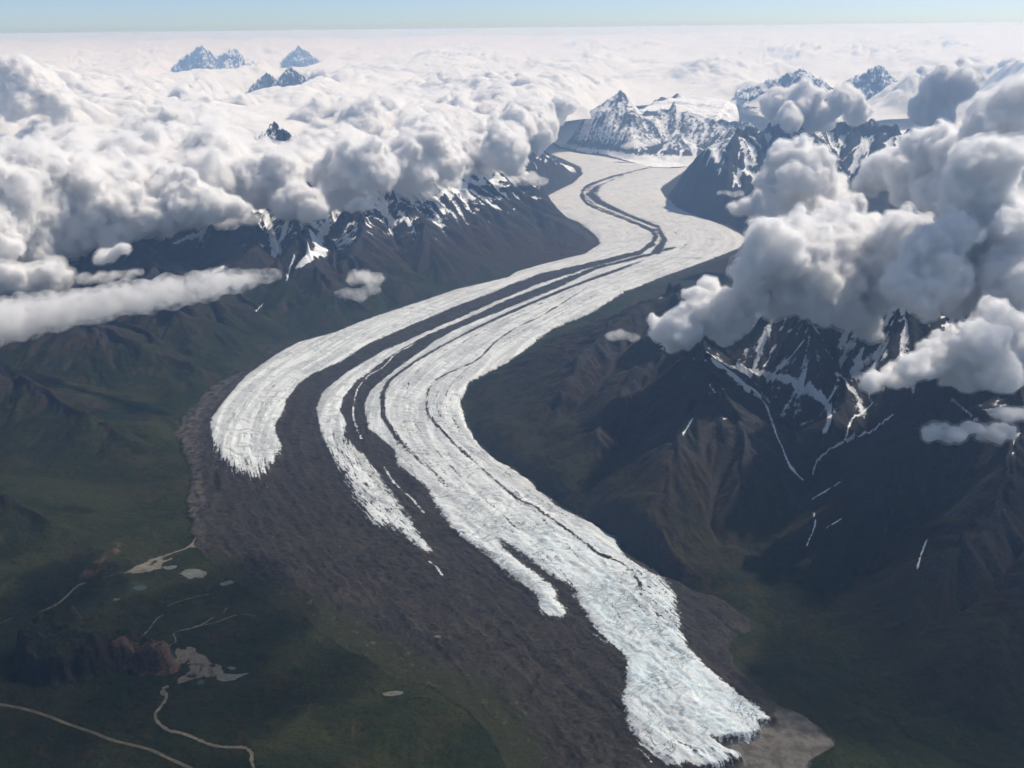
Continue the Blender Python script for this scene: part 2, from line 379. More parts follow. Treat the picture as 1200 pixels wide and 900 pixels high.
ser2 = ridged((FS * .8 + FN * .5 + wq2) / 90, (FN * .8 - FS * .4 + wq1) / 130, 3, 32) - .5
lng = fbm((FS + wq1) / 1500, (FN + wq2 * .35) / 120, 3, 33)
snout = sstep(0, 1, np.clip((13200 - GY) / 3500, 0, 1))
ZG = 8 + 52 * sstep(.3, 1, gsoft) + 46 * sstep(.15, .9, icek) + icek * (ser * (16 + 34 * down) + ser2 * (4 + 9 * down) + lng * (14 + 10 * snout))
debk = 1 - sstep(.2, .8, icek)
ZG += debk * (fbm(GX / 260, GY / 260, 4, 35) * 24 + (ridged((GX * .8 + GY * .6 + wq1) / 170, (GY * .8 - GX * .6 + wq2) / 170, 3, 36) - .5) * 28 + lng * 26)
fanm = blur(GRAVEL_FAN, 2, 2)
ZG = ZG * (1 - .93 * sstep(.2, .8, fanm)) * (1 - .7 * EDGEM)
H = H * (1 - inside) + ZG * inside
H += keep * (1 - inside) * (ridged(GX / 330 + 3, GY / 330, 4, 55) - .5) * 26 * (1 - .5 * sstep(500, 900, HM))
HT = (H + datum(GY)).astype(f32)
print('heights', time.time() - T0)

def ground(x, y):
    r, c = to_grid(np.atleast_1d(x), np.atleast_1d(y))
    r0 = np.clip(np.floor(r).astype(int), 0, NR - 2); c0 = np.clip(np.floor(c).astype(int), 0, NC - 2)
    fr = r - r0; fc = c - c0
    return (HT[r0, c0] * (1 - fr) * (1 - fc) + HT[r0 + 1, c0] * fr * (1 - fc) + HT[r0, c0 + 1] * (1 - fr) * fc + HT[r0 + 1, c0 + 1] * fr * fc)

def on_ground(px, py):
    d = ray(px, py); ts = np.geomspace(5000, 90000, 1600) / d[1]
    p = CAMP + ts[:, None] * d
    g = ground(p[:, 0], p[:, 1]); hit = np.where(p[:, 2] < g)[0]
    i = hit[0] if len(hit) else len(ts) - 1
    if i == 0: return p[0]
    a = p[i - 1][2] - g[i - 1]; b = g[i] - p[i][2]
    return p[i - 1] + (p[i] - p[i - 1]) * (a / (a + b + 1e-9))

def ground_line(pxs, n=5):
    return np.array([on_ground(a, b)[:2] for a, b in spline(pxs, n)])

# ponds lie level: flatten the ground beneath them
PONDS_PX = [
 ([(211,673),(214,670),(218,668),(226,667),(236,668),(243,669),(241,674),(237,677),(230,676),(222,678)], 'largest pale pond beside the debris edge', 0),
 ([(191,664),(198,663),(207,663),(205,666),(198,668),(192,667)], 'narrow pale pond left of the largest pond', 0),
 ([(253,683),(262,682),(270,681),(275,683),(270,685),(261,686)], 'small pale pond right of the largest pond', 0),
 ([(255,797),(257,791),(263,789),(277,790),(291,789),(285,792),(276,796),(266,799)], 'pale green pond at the tip of the gravel flat', 0),
 ([(266,783),(270,781),(277,783),(272,785)], 'tiny pale pond above the gravel flat', 0),
 ([(231,799),(236,797),(240,799),(236,802),(232,802)], 'tiny teal pond below the gravel flat', 1),
 ([(155,689),(162,686),(171,687),(170,691),(161,692)], 'dim teal pond on the dark tundra', 1),
 ([(128,703),(135,701),(141,702),(136,704)], 'tiny grey pond on the dark tundra', 0),
 ([(448,812),(460,809),(474,811),(466,815),(452,816)], 'milky pond amid debris at the lower edge of the rubble', 0),
 ([(508,746),(514,744),(519,746),(513,748)], 'tiny pond within the grey rubble', 0),
]
PONDS = []
for pg, lab_, kind_ in PONDS_PX:
    W_ = np.array([on_ground(a, b)[:2] for a, b in spline(pg + pg[:1], 6)[:-1]])
    m = sstep(.1, .6, blur(raster(W_), 2, 2)); z = float((HT * m).sum() / max(m.sum(), 1e-6)) if m.max() > .2 else float(ground(W_[:, 0], W_[:, 1]).mean())
    HT = (HT * (1 - m) + (z - 3) * m).astype(f32); PONDS.append((W_, z, lab_, kind_))
# ------------------------------------------------------------------ what covers the ground
sx, sy = slope_of(HT); SL = np.hypot(sx, sy)
rel = HT - datum(GY)
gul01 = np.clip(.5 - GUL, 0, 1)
n1 = fbm(GX / 900, GY / 900, 5, 41); n2 = fbm(GX / 180, GY / 180, 4, 42)
snowline = 1800 - sstep(20000, 30000, GY) * 330 - sstep(34000, 46000, GY) * 450
SNOW = sstep(-350, 450, HT - snowline + n1 * 420 + n2 * 320 + (gul01 - .5) * 900 - GUL2 * 700 - (SL - .5) * 520)
hi_ = (GI == GROUPS.index('nunatak')) | (GI == GROUPS.index('snowy_mountain'))
SNOW = np.where(hi_, np.minimum(SNOW, np.clip(np.where(GI == GROUPS.index('nunatak'), .46, .43) + n2 * np.where(GI == GROUPS.index('nunatak'), .2, .45) - GUL2 * np.where(GI == GROUPS.index('nunatak'), .3, .6) + n1 * .3 + (gul01 - .5) * np.where(GI == GROUPS.index('nunatak'), .4, 1.2) - (SL - .75) * .5 + sstep(900, 2400, HM) * .12, 0, 1)), SNOW)
SNOW = np.maximum(np.maximum(SNOW, far), sstep(42000, 47000, GY) * (1 - sstep(100, 420, HM)))
VEG = 1 - sstep(450, 1150, rel + n1 * 380 + n2 * 120)
VEG *= 1 - sstep(22000, 33000, GY)
VEG *= np.where(np.isin(GI, [GROUPS.index('dark_massif'), GROUPS.index('brown_mountain')]) & (HM > 120), .62, 1)
VEG *= 1 - .75 * sstep(.75, 1.1, SL)
GRAV = np.zeros((NR, NC), f32); RUST = np.zeros((NR, NC), f32)
GRAV = np.maximum(GRAV, sstep(.2, .8, fanm) * .95)
# bare strip beside the ice
strip = blur(G_ALL, 9, 2); GRAV = np.maximum(GRAV, .45 * sstep(.12, .45, strip) * (1 - inside) * (GX < 0) * (GY > 12500) * np.clip(.6 + n2, 0, 1))
DUST = blur(raster(poly([(300,430),(255,448),(233,467),(205,500),(210,530),(225,550),(216,590),(224,640),(240,650),(240,600),(238,560),(232,520),(240,490),(265,460)])), 4, 2)
VEG_EDGE = EDGEM
# snow gullies and streaks on the mountain sides
RAGN = fbm(GX / 130, GY / 130, 3, 61)
def streak(pxs, w, arr, amt=1., rag=.6):
    w = max(w, 11); D, A = line_dist(ground_line(pxs, 4), w * 4)
    ww = w * np.clip(1 + RAGN * 1.2 * rag, .45, 2)
    return np.maximum(arr, amt * np.exp(-(D / ww) ** 2))
SN2 = np.zeros((NR, NC), f32)
for pxs, w in [([(838,424),(850,432),(862,440),(876,452)], 85), ([(850,428),(868,432),(884,436)], 60),
               ([(884,462),(896,472),(904,492),(910,510),(917,525),(924,543),(934,556),(941,562)], 22),
               ([(880,455),(890,464)], 30), ([(884,436),(905,440),(925,445)], 40),
               ([(905,440),(945,455),(968,472),(972,490),(967,505)], 40),
               ([(953,556),(955,545),(965,532),(985,520),(1000,513),(1022,504),(1046,486)], 16),
               ([(990,516),(998,492),(1010,484),(1022,472)], 14),
               ([(953,584),(968,575),(986,564)], 9), ([(966,620),(976,614),(986,608)], 7), ([(1075,666),(1080,648),(1086,633)], 8),
               ([(945,640),(955,615),(953,600)], 4), ([(1115,468),(1130,480),(1145,494)], 9),
               ([(800,510),(806,500),(812,490)], 6)]:
    SN2 = streak(pxs, w, SN2)
for pxs, w in [([(366,272),(372,286),(380,292),(366,300),(350,310)], 130), ([(384,262),(376,280),(372,292)], 110), ([(310,250),(318,275),(328,295)], 120), ([(340,250),(330,280),(320,300)], 90),
               ([(207,284),(220,279),(235,274)], 60), ([(250,318),(262,312)], 50), ([(345,300),(338,320),(336,328)], 30), ([(300,365),(308,356)], 16),
               ([(448,235),(452,250),(462,262)], 120), ([(440,235),(455,255)], 80), ([(470,250),(480,262)], 70), ([(512,238),(520,250)], 60)]:
    SN2 = streak(pxs, w, SN2, .95)
for pg, v_ in (([(780,350),(850,335),(940,335),(1060,360),(1110,385),(1090,440),(1040,470),(990,480),(960,500),(920,470),(880,470),(840,430),(800,440),(770,400)], .38),
               ([(290,225),(330,215),(430,205),(520,200),(560,205),(640,190),(665,205),(600,235),(560,240),(530,262),(480,275),(455,270),(430,285),(380,300),(330,300),(300,270)], .48)):
    W_ = np.array([on_ground(a, b)[:2] for a, b in pg]); SNOW = np.maximum(SNOW, sstep(.1, .9, blur(raster(W_), 10, 2)) * np.clip(v_ - .02 + n2 * .3 + (gul01 - .5) * .7 - GUL2 * .75 + n1 * .3 - (SL - .7) * .25, 0, 1))
SNOW = np.maximum(SNOW, SN2 * keep)
# pale snowfields round the nunatak
for pg in ([(784,163),(792,160),(815,165),(838,172),(842,178),(828,182),(810,172)],):
    W_ = np.array([on_ground(a, b)[:2] for a, b in pg]); SNOW = np.maximum(SNOW, sstep(.2, .7, blur(raster(W_), 2, 2)))
SNOW = np.maximum(SNOW, sstep(.3, .7, plt) * .95)
SNOW = np.where((GI == GROUPS.index('nunatak')) & (plt < .3), np.maximum(SNOW, np.clip(.455 + n1 * .4 + n2 * .12 - GUL2 * .22, 0, 1) * sstep(100, 700, HM)), SNOW)
SNOW *= 1 - inside
# rust-coloured scree
R1 = np.array([on_ground(a, b)[:2] for a, b in [(91,682),(100,664),(112,655),(128,646),(140,632),(148,622),(146,640),(130,655),(120,668),(108,680)]])
RUST = np.maximum(RUST, blur(raster(R1), 3, 2) * np.clip(.6 + n2 * 1.2, 0, 1))
R2 = np.array([on_ground(a, b)[:2] for a, b in [(128,752),(150,747),(172,752),(200,757),(214,778),(205,792),(187,808),(160,790),(132,772)]])
cliffside = blur(raster(R2), 2, 2)
RUST = np.maximum(RUST, sstep(.3, .7, cliffside) * np.clip(sstep(.3, .7, SL) + .1, 0, 1))
# pale braided river beds, ponds and tracks: everything that reads as bare silt
SILT = [([(147,671),(171,660),(189,653),(205,647),(221,641),(230,628),(226,618)], 26), ([(150,670),(180,662),(200,655)], 30), ([(100,683),(87,690),(77,700),(67,708),(57,713),(46,717)], 9),
        ([(147,671),(138,672),(122,677)], 6), ([(14,724),(0,731),(-20,740)], 12),
        ([(196,757),(206,752),(204,742),(215,738),(229,735),(243,728),(252,722)], 7), ([(165,747),(174,738),(184,725),(192,720)], 11), ([(196,710),(215,703),(245,696)], 4),
        ([(262,718),(266,712)], 8), ([(228,734),(250,730),(280,720),(300,722)], 4)]
for pg in ([(203,759),(212,758),(227,756),(231,762),(240,767),(244,774),(256,777),(262,785),(262,792),(256,797),(247,794),(238,794),(228,798),(212,801),(200,804),(193,808),(196,814),(195,822),(190,818),(187,812),(189,806),(196,802),(208,797),(218,790),(222,783),(212,779),(204,772)],
           [(147,672),(160,663),(171,658),(180,654),(190,651),(204,646),(213,642),(219,643),(208,648),(196,653),(190,658),(194,664),(187,668),(176,670),(164,673)],
           [(222,640),(228,630),(224,619),(230,612),(235,618),(233,632),(230,640),(222,645)]):
    W_ = np.array([on_ground(a, b)[:2] for a, b in pg]); GRAV = np.maximum(GRAV, sstep(.2, .8, blur(raster(W_), 2.5, 2) + RAGN * .35) * (.62 + RAGN * .5))
for pxs, w in SILT: GRAV = streak(pxs, w, GRAV, .8, .5)
print('cover', time.time() - T0)

# ------------------------------------------------------------------ class of each vertex -> separate meshes
C_NAMES = {}
cls = np.zeros((NR, NC), np.int16)
for i, g in enumerate(GROUPS):
    cls[(GI == i) & (HM > 60)] = 1 + i
cls[(BLUFF > .15) | ((blw > .35) & (GY < 13000))] = 20
cls[far > .5] = 21
gin = inside > .5
isice = gin & (DEB < .5)
cls[gin] = 30                                              # debris cover, refined below
Lm = [M_LOBE, M_THIN, M_MID, M_MAIN]
lab = np.argmax(np.stack([blur(m, 4, 1) for m in Lm]), 0)
cls[isice] = 31 + lab[isice]
# dark bands between the streams, each a part of its own
bandA = raster(poly([(763,196),(716,207),(690,217),(680,231),(692,246),(732,262),(762,275),(766,284),(748,299),(700,311),(633,325),(567,351),(500,378),(433,408),(366,444),(336,474),(320,500),(334,530),(310,565),(440,625),(404,562),(376,515),(369,485),(376,465),(399,446),(450,414),(517,384),(567,363),(633,334),(700,313),(755,302),(772,284),(768,271),(736,258),(698,242),(686,231),(695,221),(720,211),(765,199)]))
bandB = raster(poly([(771,299),(700,314),(650,332),(583,359),(533,382),(487,402),(450,426),(417,452),(402,470),(398,487),(404,517),(427,541),(460,584),(508,652),(590,671),(513,601),(497,574),(467,552),(463,532),(433,509),(426,481),(432,463),(449,447),(476,427),(510,405),(587,369),(653,342),(700,320),(772,302)]))
bandC = raster(poly([(533,403),(487,429),(460,449),(450,466),(450,493),(467,520),(493,547),(517,567),(533,593),(557,612),(573,632),(600,650),(633,675),(673,700),(690,732),(664,730),(650,708),(653,699),(617,673),(577,633),(543,601),(528,591),(490,547),(462,520),(445,495),(444,467),(455,449),(483,429)]))
dk = gin & (DEB >= .5)
for v, b in ((36, bandA), (37, bandB), (38, bandC)): cls[dk & (b > .5)] = v
ld, la = line_dist(floor_line(LINES[0][0]), 260); cls[dk & (ld < 240) & (cls == 30)] = 39
ld, la = line_dist(floor_line(LINES[1][0]), 300); cls[dk & (ld < 280) & (cls == 30)] = 40
cls[gin & (fanm > .5)] = 41
rd = blur(raster(poly(RIGHT_EDGE[1:16] + [(583,543),(613,560),(657,600),(720,633),(733,660),(777,683),(790,703),(797,733),(807,767),(830,793),(867,823),(905,848),(912,829)])), 1, 1)
cls[dk & (cls == 30) & (rd > .5)] = 42
cls[dk & (cls == 30) & (DUST > .35)] = 43

def tidy(v, instead):
    # keep the largest connected patch of a class, give the crumbs to a neighbour
    todo = set(np.flatnonzero(cls.ravel() == v).tolist()); comps = []
    while todo:
        s0 = todo.pop(); st = [s0]; comp = [s0]
        while st:
            a = st.pop()
            for b in (a - 1, a + 1, a - NC, a + NC):
                if b in todo: todo.discard(b); st.append(b); comp.append(b)
        comps.append(comp)
    comps.sort(key=len, reverse=True)
    for cp in comps[1:]: cls.ravel()[cp] = instead
for v, w_ in ((31, 30), (32, 36), (33, 37), (34, 38), (36, 34), (37, 33), (38, 34), (39, 34), (40, 34), (41, 30), (42, 30), (43, 30), (30, 34)): tidy(v, w_)
# vertex normals of the whole sheet, so that no seam shows between the pieces
P = np.stack([GX, GY, HT], -1)
tr = np.gradient(P, axis=0); tc_ = np.gradient(P, axis=1)
NRM = np.cross(tc_, tr); NRM /= np.linalg.norm(NRM, axis=-1, keepdims=True) + 1e-12
idx = np.arange(NR * NC).reshape(NR, NC)
FQ = np.stack([idx[:-1, :-1], idx[:-1, 1:], idx[1:, 1:], idx[1:, :-1]], -1).reshape(-1, 4)
fcls = cls[:-1, :-1].reshape(-1)
Pf = P.reshape(-1, 3); Nf = NRM.reshape(-1, 3).astype(f32)

def attr_color(me, name, arr4):
    a = me.attributes.new(name, 'FLOAT_COLOR', 'POINT'); a.data.foreach_set('color', np.ascontiguousarray(arr4, f32).ravel())
def attr_vec(me, name, arr3):
    a = me.attributes.new(name, 'FLOAT_VECTOR', 'POINT'); a.data.foreach_set('vector', np.ascontiguousarray(arr3, f32).ravel())

COVER = np.stack([SNOW, VEG, np.clip(GRAV, 0, 1), RUST], -1).reshape(-1, 4)
GLC = np.stack([np.clip(DEB, 0, 1), np.clip(PATCHY, 0, 1), DUST, np.clip(fanm, 0, 1)], -1).reshape(-1, 4)
EDG = np.stack([VEG_EDGE * 0 + blur(VEG_EDGE, 10, 1), snout * icek, sstep(17000, 38000, GY), gul01], -1).reshape(-1, 4)
FLOW = np.stack([FS, FN, HT], -1).reshape(-1, 3)

def mesh_from(name, verts, faces, mat, normals=None, smooth=True):
    me = bpy.data.meshes.new(name)
    me.vertices.add(len(verts)); me.vertices.foreach_set('co', np.ascontiguousarray(verts, f32).ravel())
    k = faces.shape[1]
    me.loops.add(faces.size); me.loops.foreach_set('vertex_index', np.ascontiguousarray(faces, np.int32).ravel())
    me.polygons.add(len(faces)); me.polygons.foreach_set('loop_start', np.arange(0, faces.size, k, dtype=np.int32))
    me.polygons.foreach_set('use_smooth', np.full(len(faces), smooth))
    me.update(calc_edges=True)
    if mat: me.materials.append(mat)
    if normals is not None: me.normals_split_custom_set_from_vertices(normals)
    return me

def sheet_piece(name, sel, mat):
    fq = FQ[sel]
    used, inv = np.unique(fq, return_inverse=True)
    fq = inv.reshape(fq.shape)
    me = mesh_from(name, Pf[used], fq, mat, None)
    attr_color(me, 'cover', COVER[used]); attr_color(me, 'glacier', GLC[used]); attr_color(me, 'edge', EDG[used]); attr_vec(me, 'flow', FLOW[used])
    me.normals_split_custom_set_from_vertices(Nf[used])
    o = bpy.data.objects.new(name, me); COL.objects.link(o)
    return o

def tag(o, label=None, cat=None, group=None, kind=None):
    if label: o['label'] = label
    if cat: o['category'] = cat
    if group: o['group'] = group
    if kind: o['kind'] = kind
    return o

# ------------------------------------------------------------------ materials
class NT:
    def __init__(s, name):
        s.m = bpy.data.materials.new(name); s.m.use_nodes = True; s.t = s.m.node_tree; s.t.nodes.clear()
    def n(s, typ, **kw):
        nd = s.t.nodes.new('ShaderNode' + typ)
        for k_, v in kw.items(): setattr(nd, k_, v)
        return nd
    def put(s, sock, v):
        if isinstance(v, bpy.types.NodeSocket): s.t.links.new(v, sock)
        elif isinstance(v, (tuple, list)) and len(v) == 3 and sock.type == 'RGBA': sock.default_value = (*v, 1)
        else: sock.default_value = v
    def math(s, op, a, b=0., c=0., clamp=False):
        nd = s.n('Math', operation=op, use_clamp=clamp)
        for i, v in enumerate((a, b, c)): s.put(nd.inputs[i], v)
        return nd.outputs[0]
    def ramp(s, v, a, b, lo=0., hi=1., smooth=True):
        nd = s.n('MapRange', interpolation_type='SMOOTHSTEP' if smooth else 'LINEAR')
        for i, q in enumerate((v, a, b, lo, hi)): s.put(nd.inputs[i], q)
        return nd.outputs[0]
    def mix(s, f, a, b):
        nd = s.n('Mix', data_type='RGBA'); s.put(nd.inputs[0], f); s.put(nd.inputs[6], a); s.put(nd.inputs[7], b); return nd.outputs[2]
    def noise(s, vec, scale, detail=4., rough=.55, dist=0.):
        nd = s.n('TexNoise'); s.put(nd.inputs['Vector'], vec); nd.inputs['Scale'].default_value = scale; nd.inputs['Detail'].default_value = detail
        nd.inputs['Roughness'].default_value = rough; nd.inputs['Distortion'].default_value = dist; return nd.outputs['Fac']
    def attr(s, name):
        nd = s.n('Attribute', attribute_name=name); sp = s.n('SeparateColor'); s.t.links.new(nd.outputs['Color'], sp.inputs[0])
        return sp.outputs[0], sp.outputs[1], sp.outputs[2], nd.outputs['Alpha']
    def vec(s, name, sc):
        nd = s.n('Attribute', attribute_name=name); mp = s.n('Mapping'); s.t.links.new(nd.outputs['Vector'], mp.inputs['Vector']); mp.inputs['Scale'].default_value = sc
        return mp.outputs[0]
    def out(s, col, rough=1., bump=None, strength=.5, dist=10., spec=.1):
        b = s.n('BsdfPrincipled'); s.put(b.inputs['Base Color'], col); s.put(b.inputs['Roughness'], rough); b.inputs['Specular IOR Level'].default_value = spec
        if bump is not None:
            bp = s.n('Bump'); s.put(bp.inputs['Height'], bump); bp.inputs['Strength'].default_value = strength; bp.inputs['Distance'].default_value = dist
            s.t.links.new(bp.outputs[0], b.inputs['Normal'])
        o = s.n('OutputMaterial'); s.t.links.new(b.outputs[0], o.inputs['Surface']); return s.m

def ground_material():
    t = NT('tundra_rock_and_snow')
    g = t.n('NewGeometry').outputs['Position']
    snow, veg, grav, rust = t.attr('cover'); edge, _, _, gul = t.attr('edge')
    nA = t.noise(g, 1 / 900., 6, .6); nB = t.noise(g, 1 / 140., 5, .62); nC = t.noise(g, 1 / 45., 5, .7); nD = t.noise(g, 1 / 330., 5, .65, .6)
    green = t.mix(t.ramp(nA, .4, .62), (.013, .019, .007), (.029, .031, .011))
    green = t.mix(t.ramp(nB, .5, .72, 0, .7), green, (.009, .014, .006))
    green = t.mix(t.ramp(nC, .56, .7, 0, .35), green, (.036, .030, .017))
    green = t.mix(t.ramp(nC, .50, .60, 0, .75), green, (.007, .011, .005))
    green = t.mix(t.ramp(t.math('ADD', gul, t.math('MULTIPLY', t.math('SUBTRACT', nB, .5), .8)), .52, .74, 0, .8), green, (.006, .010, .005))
    green = t.mix(t.ramp(nD, .54, .68, 0, .8), green, (.038, .028, .015))
    green = t.mix(t.ramp(nD, .28, .40, .7, 0.), green, (.038, .045, .012))
    nE = t.noise(g, 1 / 21., 3, .7)
    green = t.mix(t.ramp(nE, .52, .63, 0, .65), green, (.005, .008, .004))
    green = t.mix(t.ramp(nE, .30, .40, .5, 0.), green, (.046, .043, .020))
    brown = t.mix(t.ramp(nB, .38, .66), (.022, .0155, .011), (.042, .028, .018))
    brown = t.mix(t.ramp(nC, .5, .72, 0, .6), brown, (.016, .014, .013))
    rock = t.mix(t.ramp(nC, .36, .66), (.022, .022, .023), (.044, .041, .039))
    v = t.math('ADD', veg, t.math('MULTIPLY', t.math('SUBTRACT', nB, .5), .9))
    brown = t.mix(t.ramp(nE, .50, .64, 0, .55), brown, (.012, .010, .009))
    rock = t.mix(t.ramp(nE, .50, .64, 0, .5), rock, (.014, .014, .014))
    soil = t.mix(t.ramp(v, .02, .45), rock, brown)
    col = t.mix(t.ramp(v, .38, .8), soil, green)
    col = t.mix(t.ramp(t.math('ADD', rust, t.math('MULTIPLY', t.math('SUBTRACT', nC, .5), .8)), .25, .75), col, t.mix(t.ramp(nC, .4, .65), (.075, .046, .034), (.13, .084, .062)))
    gv = t.math('ADD', grav, t.math('MULTIPLY', t.math('SUBTRACT', t.noise(g, 1 / 60., 4, .7), .5), .9))
    col = t.mix(t.ramp(gv, .42, .62), col, t.mix(nC, (.10, .09, .072), (.19, .17, .138)))
    sv = t.math('ADD', snow, t.math('ADD', t.math('MULTIPLY', t.math('SUBTRACT', nB, .5), .9), t.math('MULTIPLY', t.math('SUBTRACT', nC, .5), .8)))
    col = t.mix(t.ramp(sv, .40, .64), col, (.80, .82, .85))
    bump = t.math('ADD', t.math('MULTIPLY', nB, 1.), t.math('MULTIPLY', nC, .5))
    return t.out(col, 1., bump, 1., 34.)

def glacier_material():
    t = NT('glacier_ice_and_debris')
    g = t.n('NewGeometry').outputs['Position']
    deb, patchy, dust, fan = t.attr('glacier'); edge, snout, up, _ = t.attr('edge')
    nB = t.noise(g, 1 / 120., 5, .62); nC = t.noise(g, 1 / 38., 4, .65)
    along = t.noise(t.vec('flow', (1 / 900., 1 / 42., 0)), 1., 5, .6, .4)
    along2 = t.noise(t.vec('flow', (1 / 1600., 1 / 140., 0)), 1., 4, .6, .3)
    across = t.noise(t.vec('flow', (1 / 34., 1 / 190., 0)), 1., 4, .62, .8)
    fine = t.noise(t.vec('flow', (1 / 60., 1 / 60., 0)), 1., 3, .6, .2)
    c = lambda x: t.math('SUBTRACT', x, .5)
    icecol = t.mix(t.ramp(along2, .38, .62), (.64, .67, .67), (.43, .455, .47))
    band = t.noise(t.vec('flow', (1 / 7000., 1 / 210., 0)), 1., 4, .62, .25)
    icecol = t.mix(t.ramp(band, .52, .68, 0, .6), icecol, (.36, .36, .36))
    icecol = t.mix(t.ramp(band, .30, .44, .5, 0.), icecol, (.70, .71, .70))
    icecol = t.mix(t.ramp(along, .54, .74, 0, .38), icecol, (.42, .42, .42))
    icecol = t.mix(t.ramp(across, .58, .75, 0, .4), icecol, (.52, .58, .62))
    icecol = t.mix(t.math('MULTIPLY', snout, t.ramp(along, .42, .62, 0, .75)), icecol, (.50, .64, .70))
    wv = t.noise(t.vec('flow', (1 / 210., 1 / 620., 0)), 1., 3, .6, 1.2)
    crev = t.math('MULTIPLY', t.ramp(t.math('ABSOLUTE', c(wv)), 0., .035, 1., 0.), t.ramp(t.noise(g, 1 / 520., 3, .5), .45, .6))
    wv2 = t.noise(t.vec('flow', (1 / 75., 1 / 240., 0)), 1., 3, .6, 1.0)
    crev = t.math('MAXIMUM', crev, t.math('MULTIPLY', t.ramp(t.math('ABSOLUTE', c(wv2)), 0., .05, .8, 0.), t.ramp(t.noise(g, 1 / 380., 3, .5), .52, .66)))
    icecol = t.mix(t.math('MULTIPLY', crev, .6), icecol, (.36, .41, .44))
    icecol = t.mix(t.math('MULTIPLY', up, .85), icecol, t.mix(along2, (.47, .47, .475), (.68, .675, .665)))
    d = t.math('ADD', deb, t.math('MULTIPLY', c(along), .9))
    d = t.math('ADD', d, t.math('MULTIPLY', c(nC), 1.2))
    d = t.math('ADD', d, t.math('MULTIPLY', c(nB), .7))
    pt = t.math('MULTIPLY', patchy, t.math('MULTIPLY', t.math('ADD', c(t.noise(t.vec('flow', (1 / 260., 1 / 36., 0)), 1., 6, .72, .6)), .05), 4.2))
    d = t.math('ADD', d, pt)
    rock = t.mix(t.ramp(nB, .36, .66), (.017, .0152, .014), (.033, .0285, .025))
    rock = t.mix(t.ramp(along2, .5, .68, 0, .75), rock, (.012, .011, .0105))
    rock = t.mix(t.ramp(nC, .56, .72, 0, .75), rock, (.075, .062, .050))
    rock = t.mix(t.ramp(t.noise(g, 1 / 75., 3, .55), .58, .66, 0, .9), rock, (.009, .009, .010))
    rock = t.mix(t.math('MULTIPLY', dust, t.ramp(nB, .4, .6)), rock, (.085, .076, .066))
    rock = t.mix(t.ramp(t.noise(g, 1 / 520., 5, .62, .8), .5, .68, 0, .6), rock, (.046, .040, .034))
    nE = t.noise(g, 1 / 24., 3, .7)
    rock = t.mix(t.ramp(nE, .56, .66, 0, .6), rock, (.075, .064, .054))
    rock = t.mix(t.ramp(nE, .30, .42, .7, 0.), rock, (.008, .008, .008))
    e = t.math('ADD', edge, t.math('ADD', c(nB), t.math('MULTIPLY', c(nC), .5)))
    rock = t.mix(t.ramp(e, .35, .75), rock, t.mix(nC, (.016, .020, .008), (.034, .034, .018)))
    rock = t.mix(t.math('MULTIPLY', t.ramp(e, .3, .6), t.ramp(t.noise(g, 1 / 85., 4, .7, .5), .60, .68, 0, .8)), rock, (.095, .088, .072))
    sand = t.mix(t.ramp(nB, .4, .62), (.118, .110, .098), (.068, .061, .054))
    rock = t.mix(t.ramp(t.math('ADD', fan, t.math('MULTIPLY', c(nC), .7)), .35, .65), rock, sand)
    col = t.mix(t.ramp(d, .34, .62), icecol, rock)
    isd = t.ramp(d, .40, .58)
    bi = t.math('ADD', t.math('ADD', t.math('MULTIPLY', across, 1.0), t.math('MULTIPLY', nC, .8)), t.math('ADD', t.math('MULTIPLY', along, .35), t.math('MULTIPLY', crev, -1.0)))
    bd = t.math('ADD', t.math('MULTIPLY', nB, 1.3), t.math('MULTIPLY', nC, .8))
    bump = t.math('ADD', t.math('MULTIPLY', bi, t.math('SUBTRACT', 1., isd)), t.math('MULTIPLY', bd, isd))
    return t.out(col, .85, bump, .75, 20.)

MG = ground_material(); MI = glacier_material()

# ------------------------------------------------------------------ pieces of the sheet
TERRAIN = [
 (0, 'valley_floor', 'dark green and brown tundra floor of the valley below the glacier', 'ground'),
 (1 + GROUPS.index('foothill'), 'foothills', 'green rounded foothills left of the white ice lobe', 'hills'),
 (1 + GROUPS.index('snow_streaked_range'), 'mountain_range', 'blue-dark mountain range with snow streaks below the left cloud bank', 'mountain'),
 (1 + GROUPS.index('dark_massif'), 'mountain', 'dark steep mountain inside the glacier bend with snow gullies', 'mountain'),
 (1 + GROUPS.index('brown_mountain'), 'mountain', 'brown bare mountain slope below the small low cloud at the right edge', 'mountain'),
 (1 + GROUPS.index('snowy_mountain'), 'mountain', 'snow-covered pyramid mountain right of the upper glacier bend', 'mountain'),
 (1 + GROUPS.index('nunatak'), 'mountain', 'blue snow-dusted mountain at the head of the glacier with a bright snowfield on top', 'mountain'),
 (20, 'rocky_bluff', 'dark flat-topped bluff with a reddish cliff above the pale river bend', 'bluff'),
 (21, 'terrain', 'snowy far country under the cloud sea', 'terrain'),
]
for v, name, label, cat in TERRAIN:
    sel = fcls == v
    if sel.any(): tag(sheet_piece(name, sel, MG), label, cat, None, 'structure')
GL = bpy.data.objects.new('glacier', None); COL.objects.link(GL)
p = on_floor(800, 860); GL.location = (p[0], p[1], 0)
tag(GL, 'long white valley glacier with dark moraine stripes winding down to a broad snout', 'glacier')
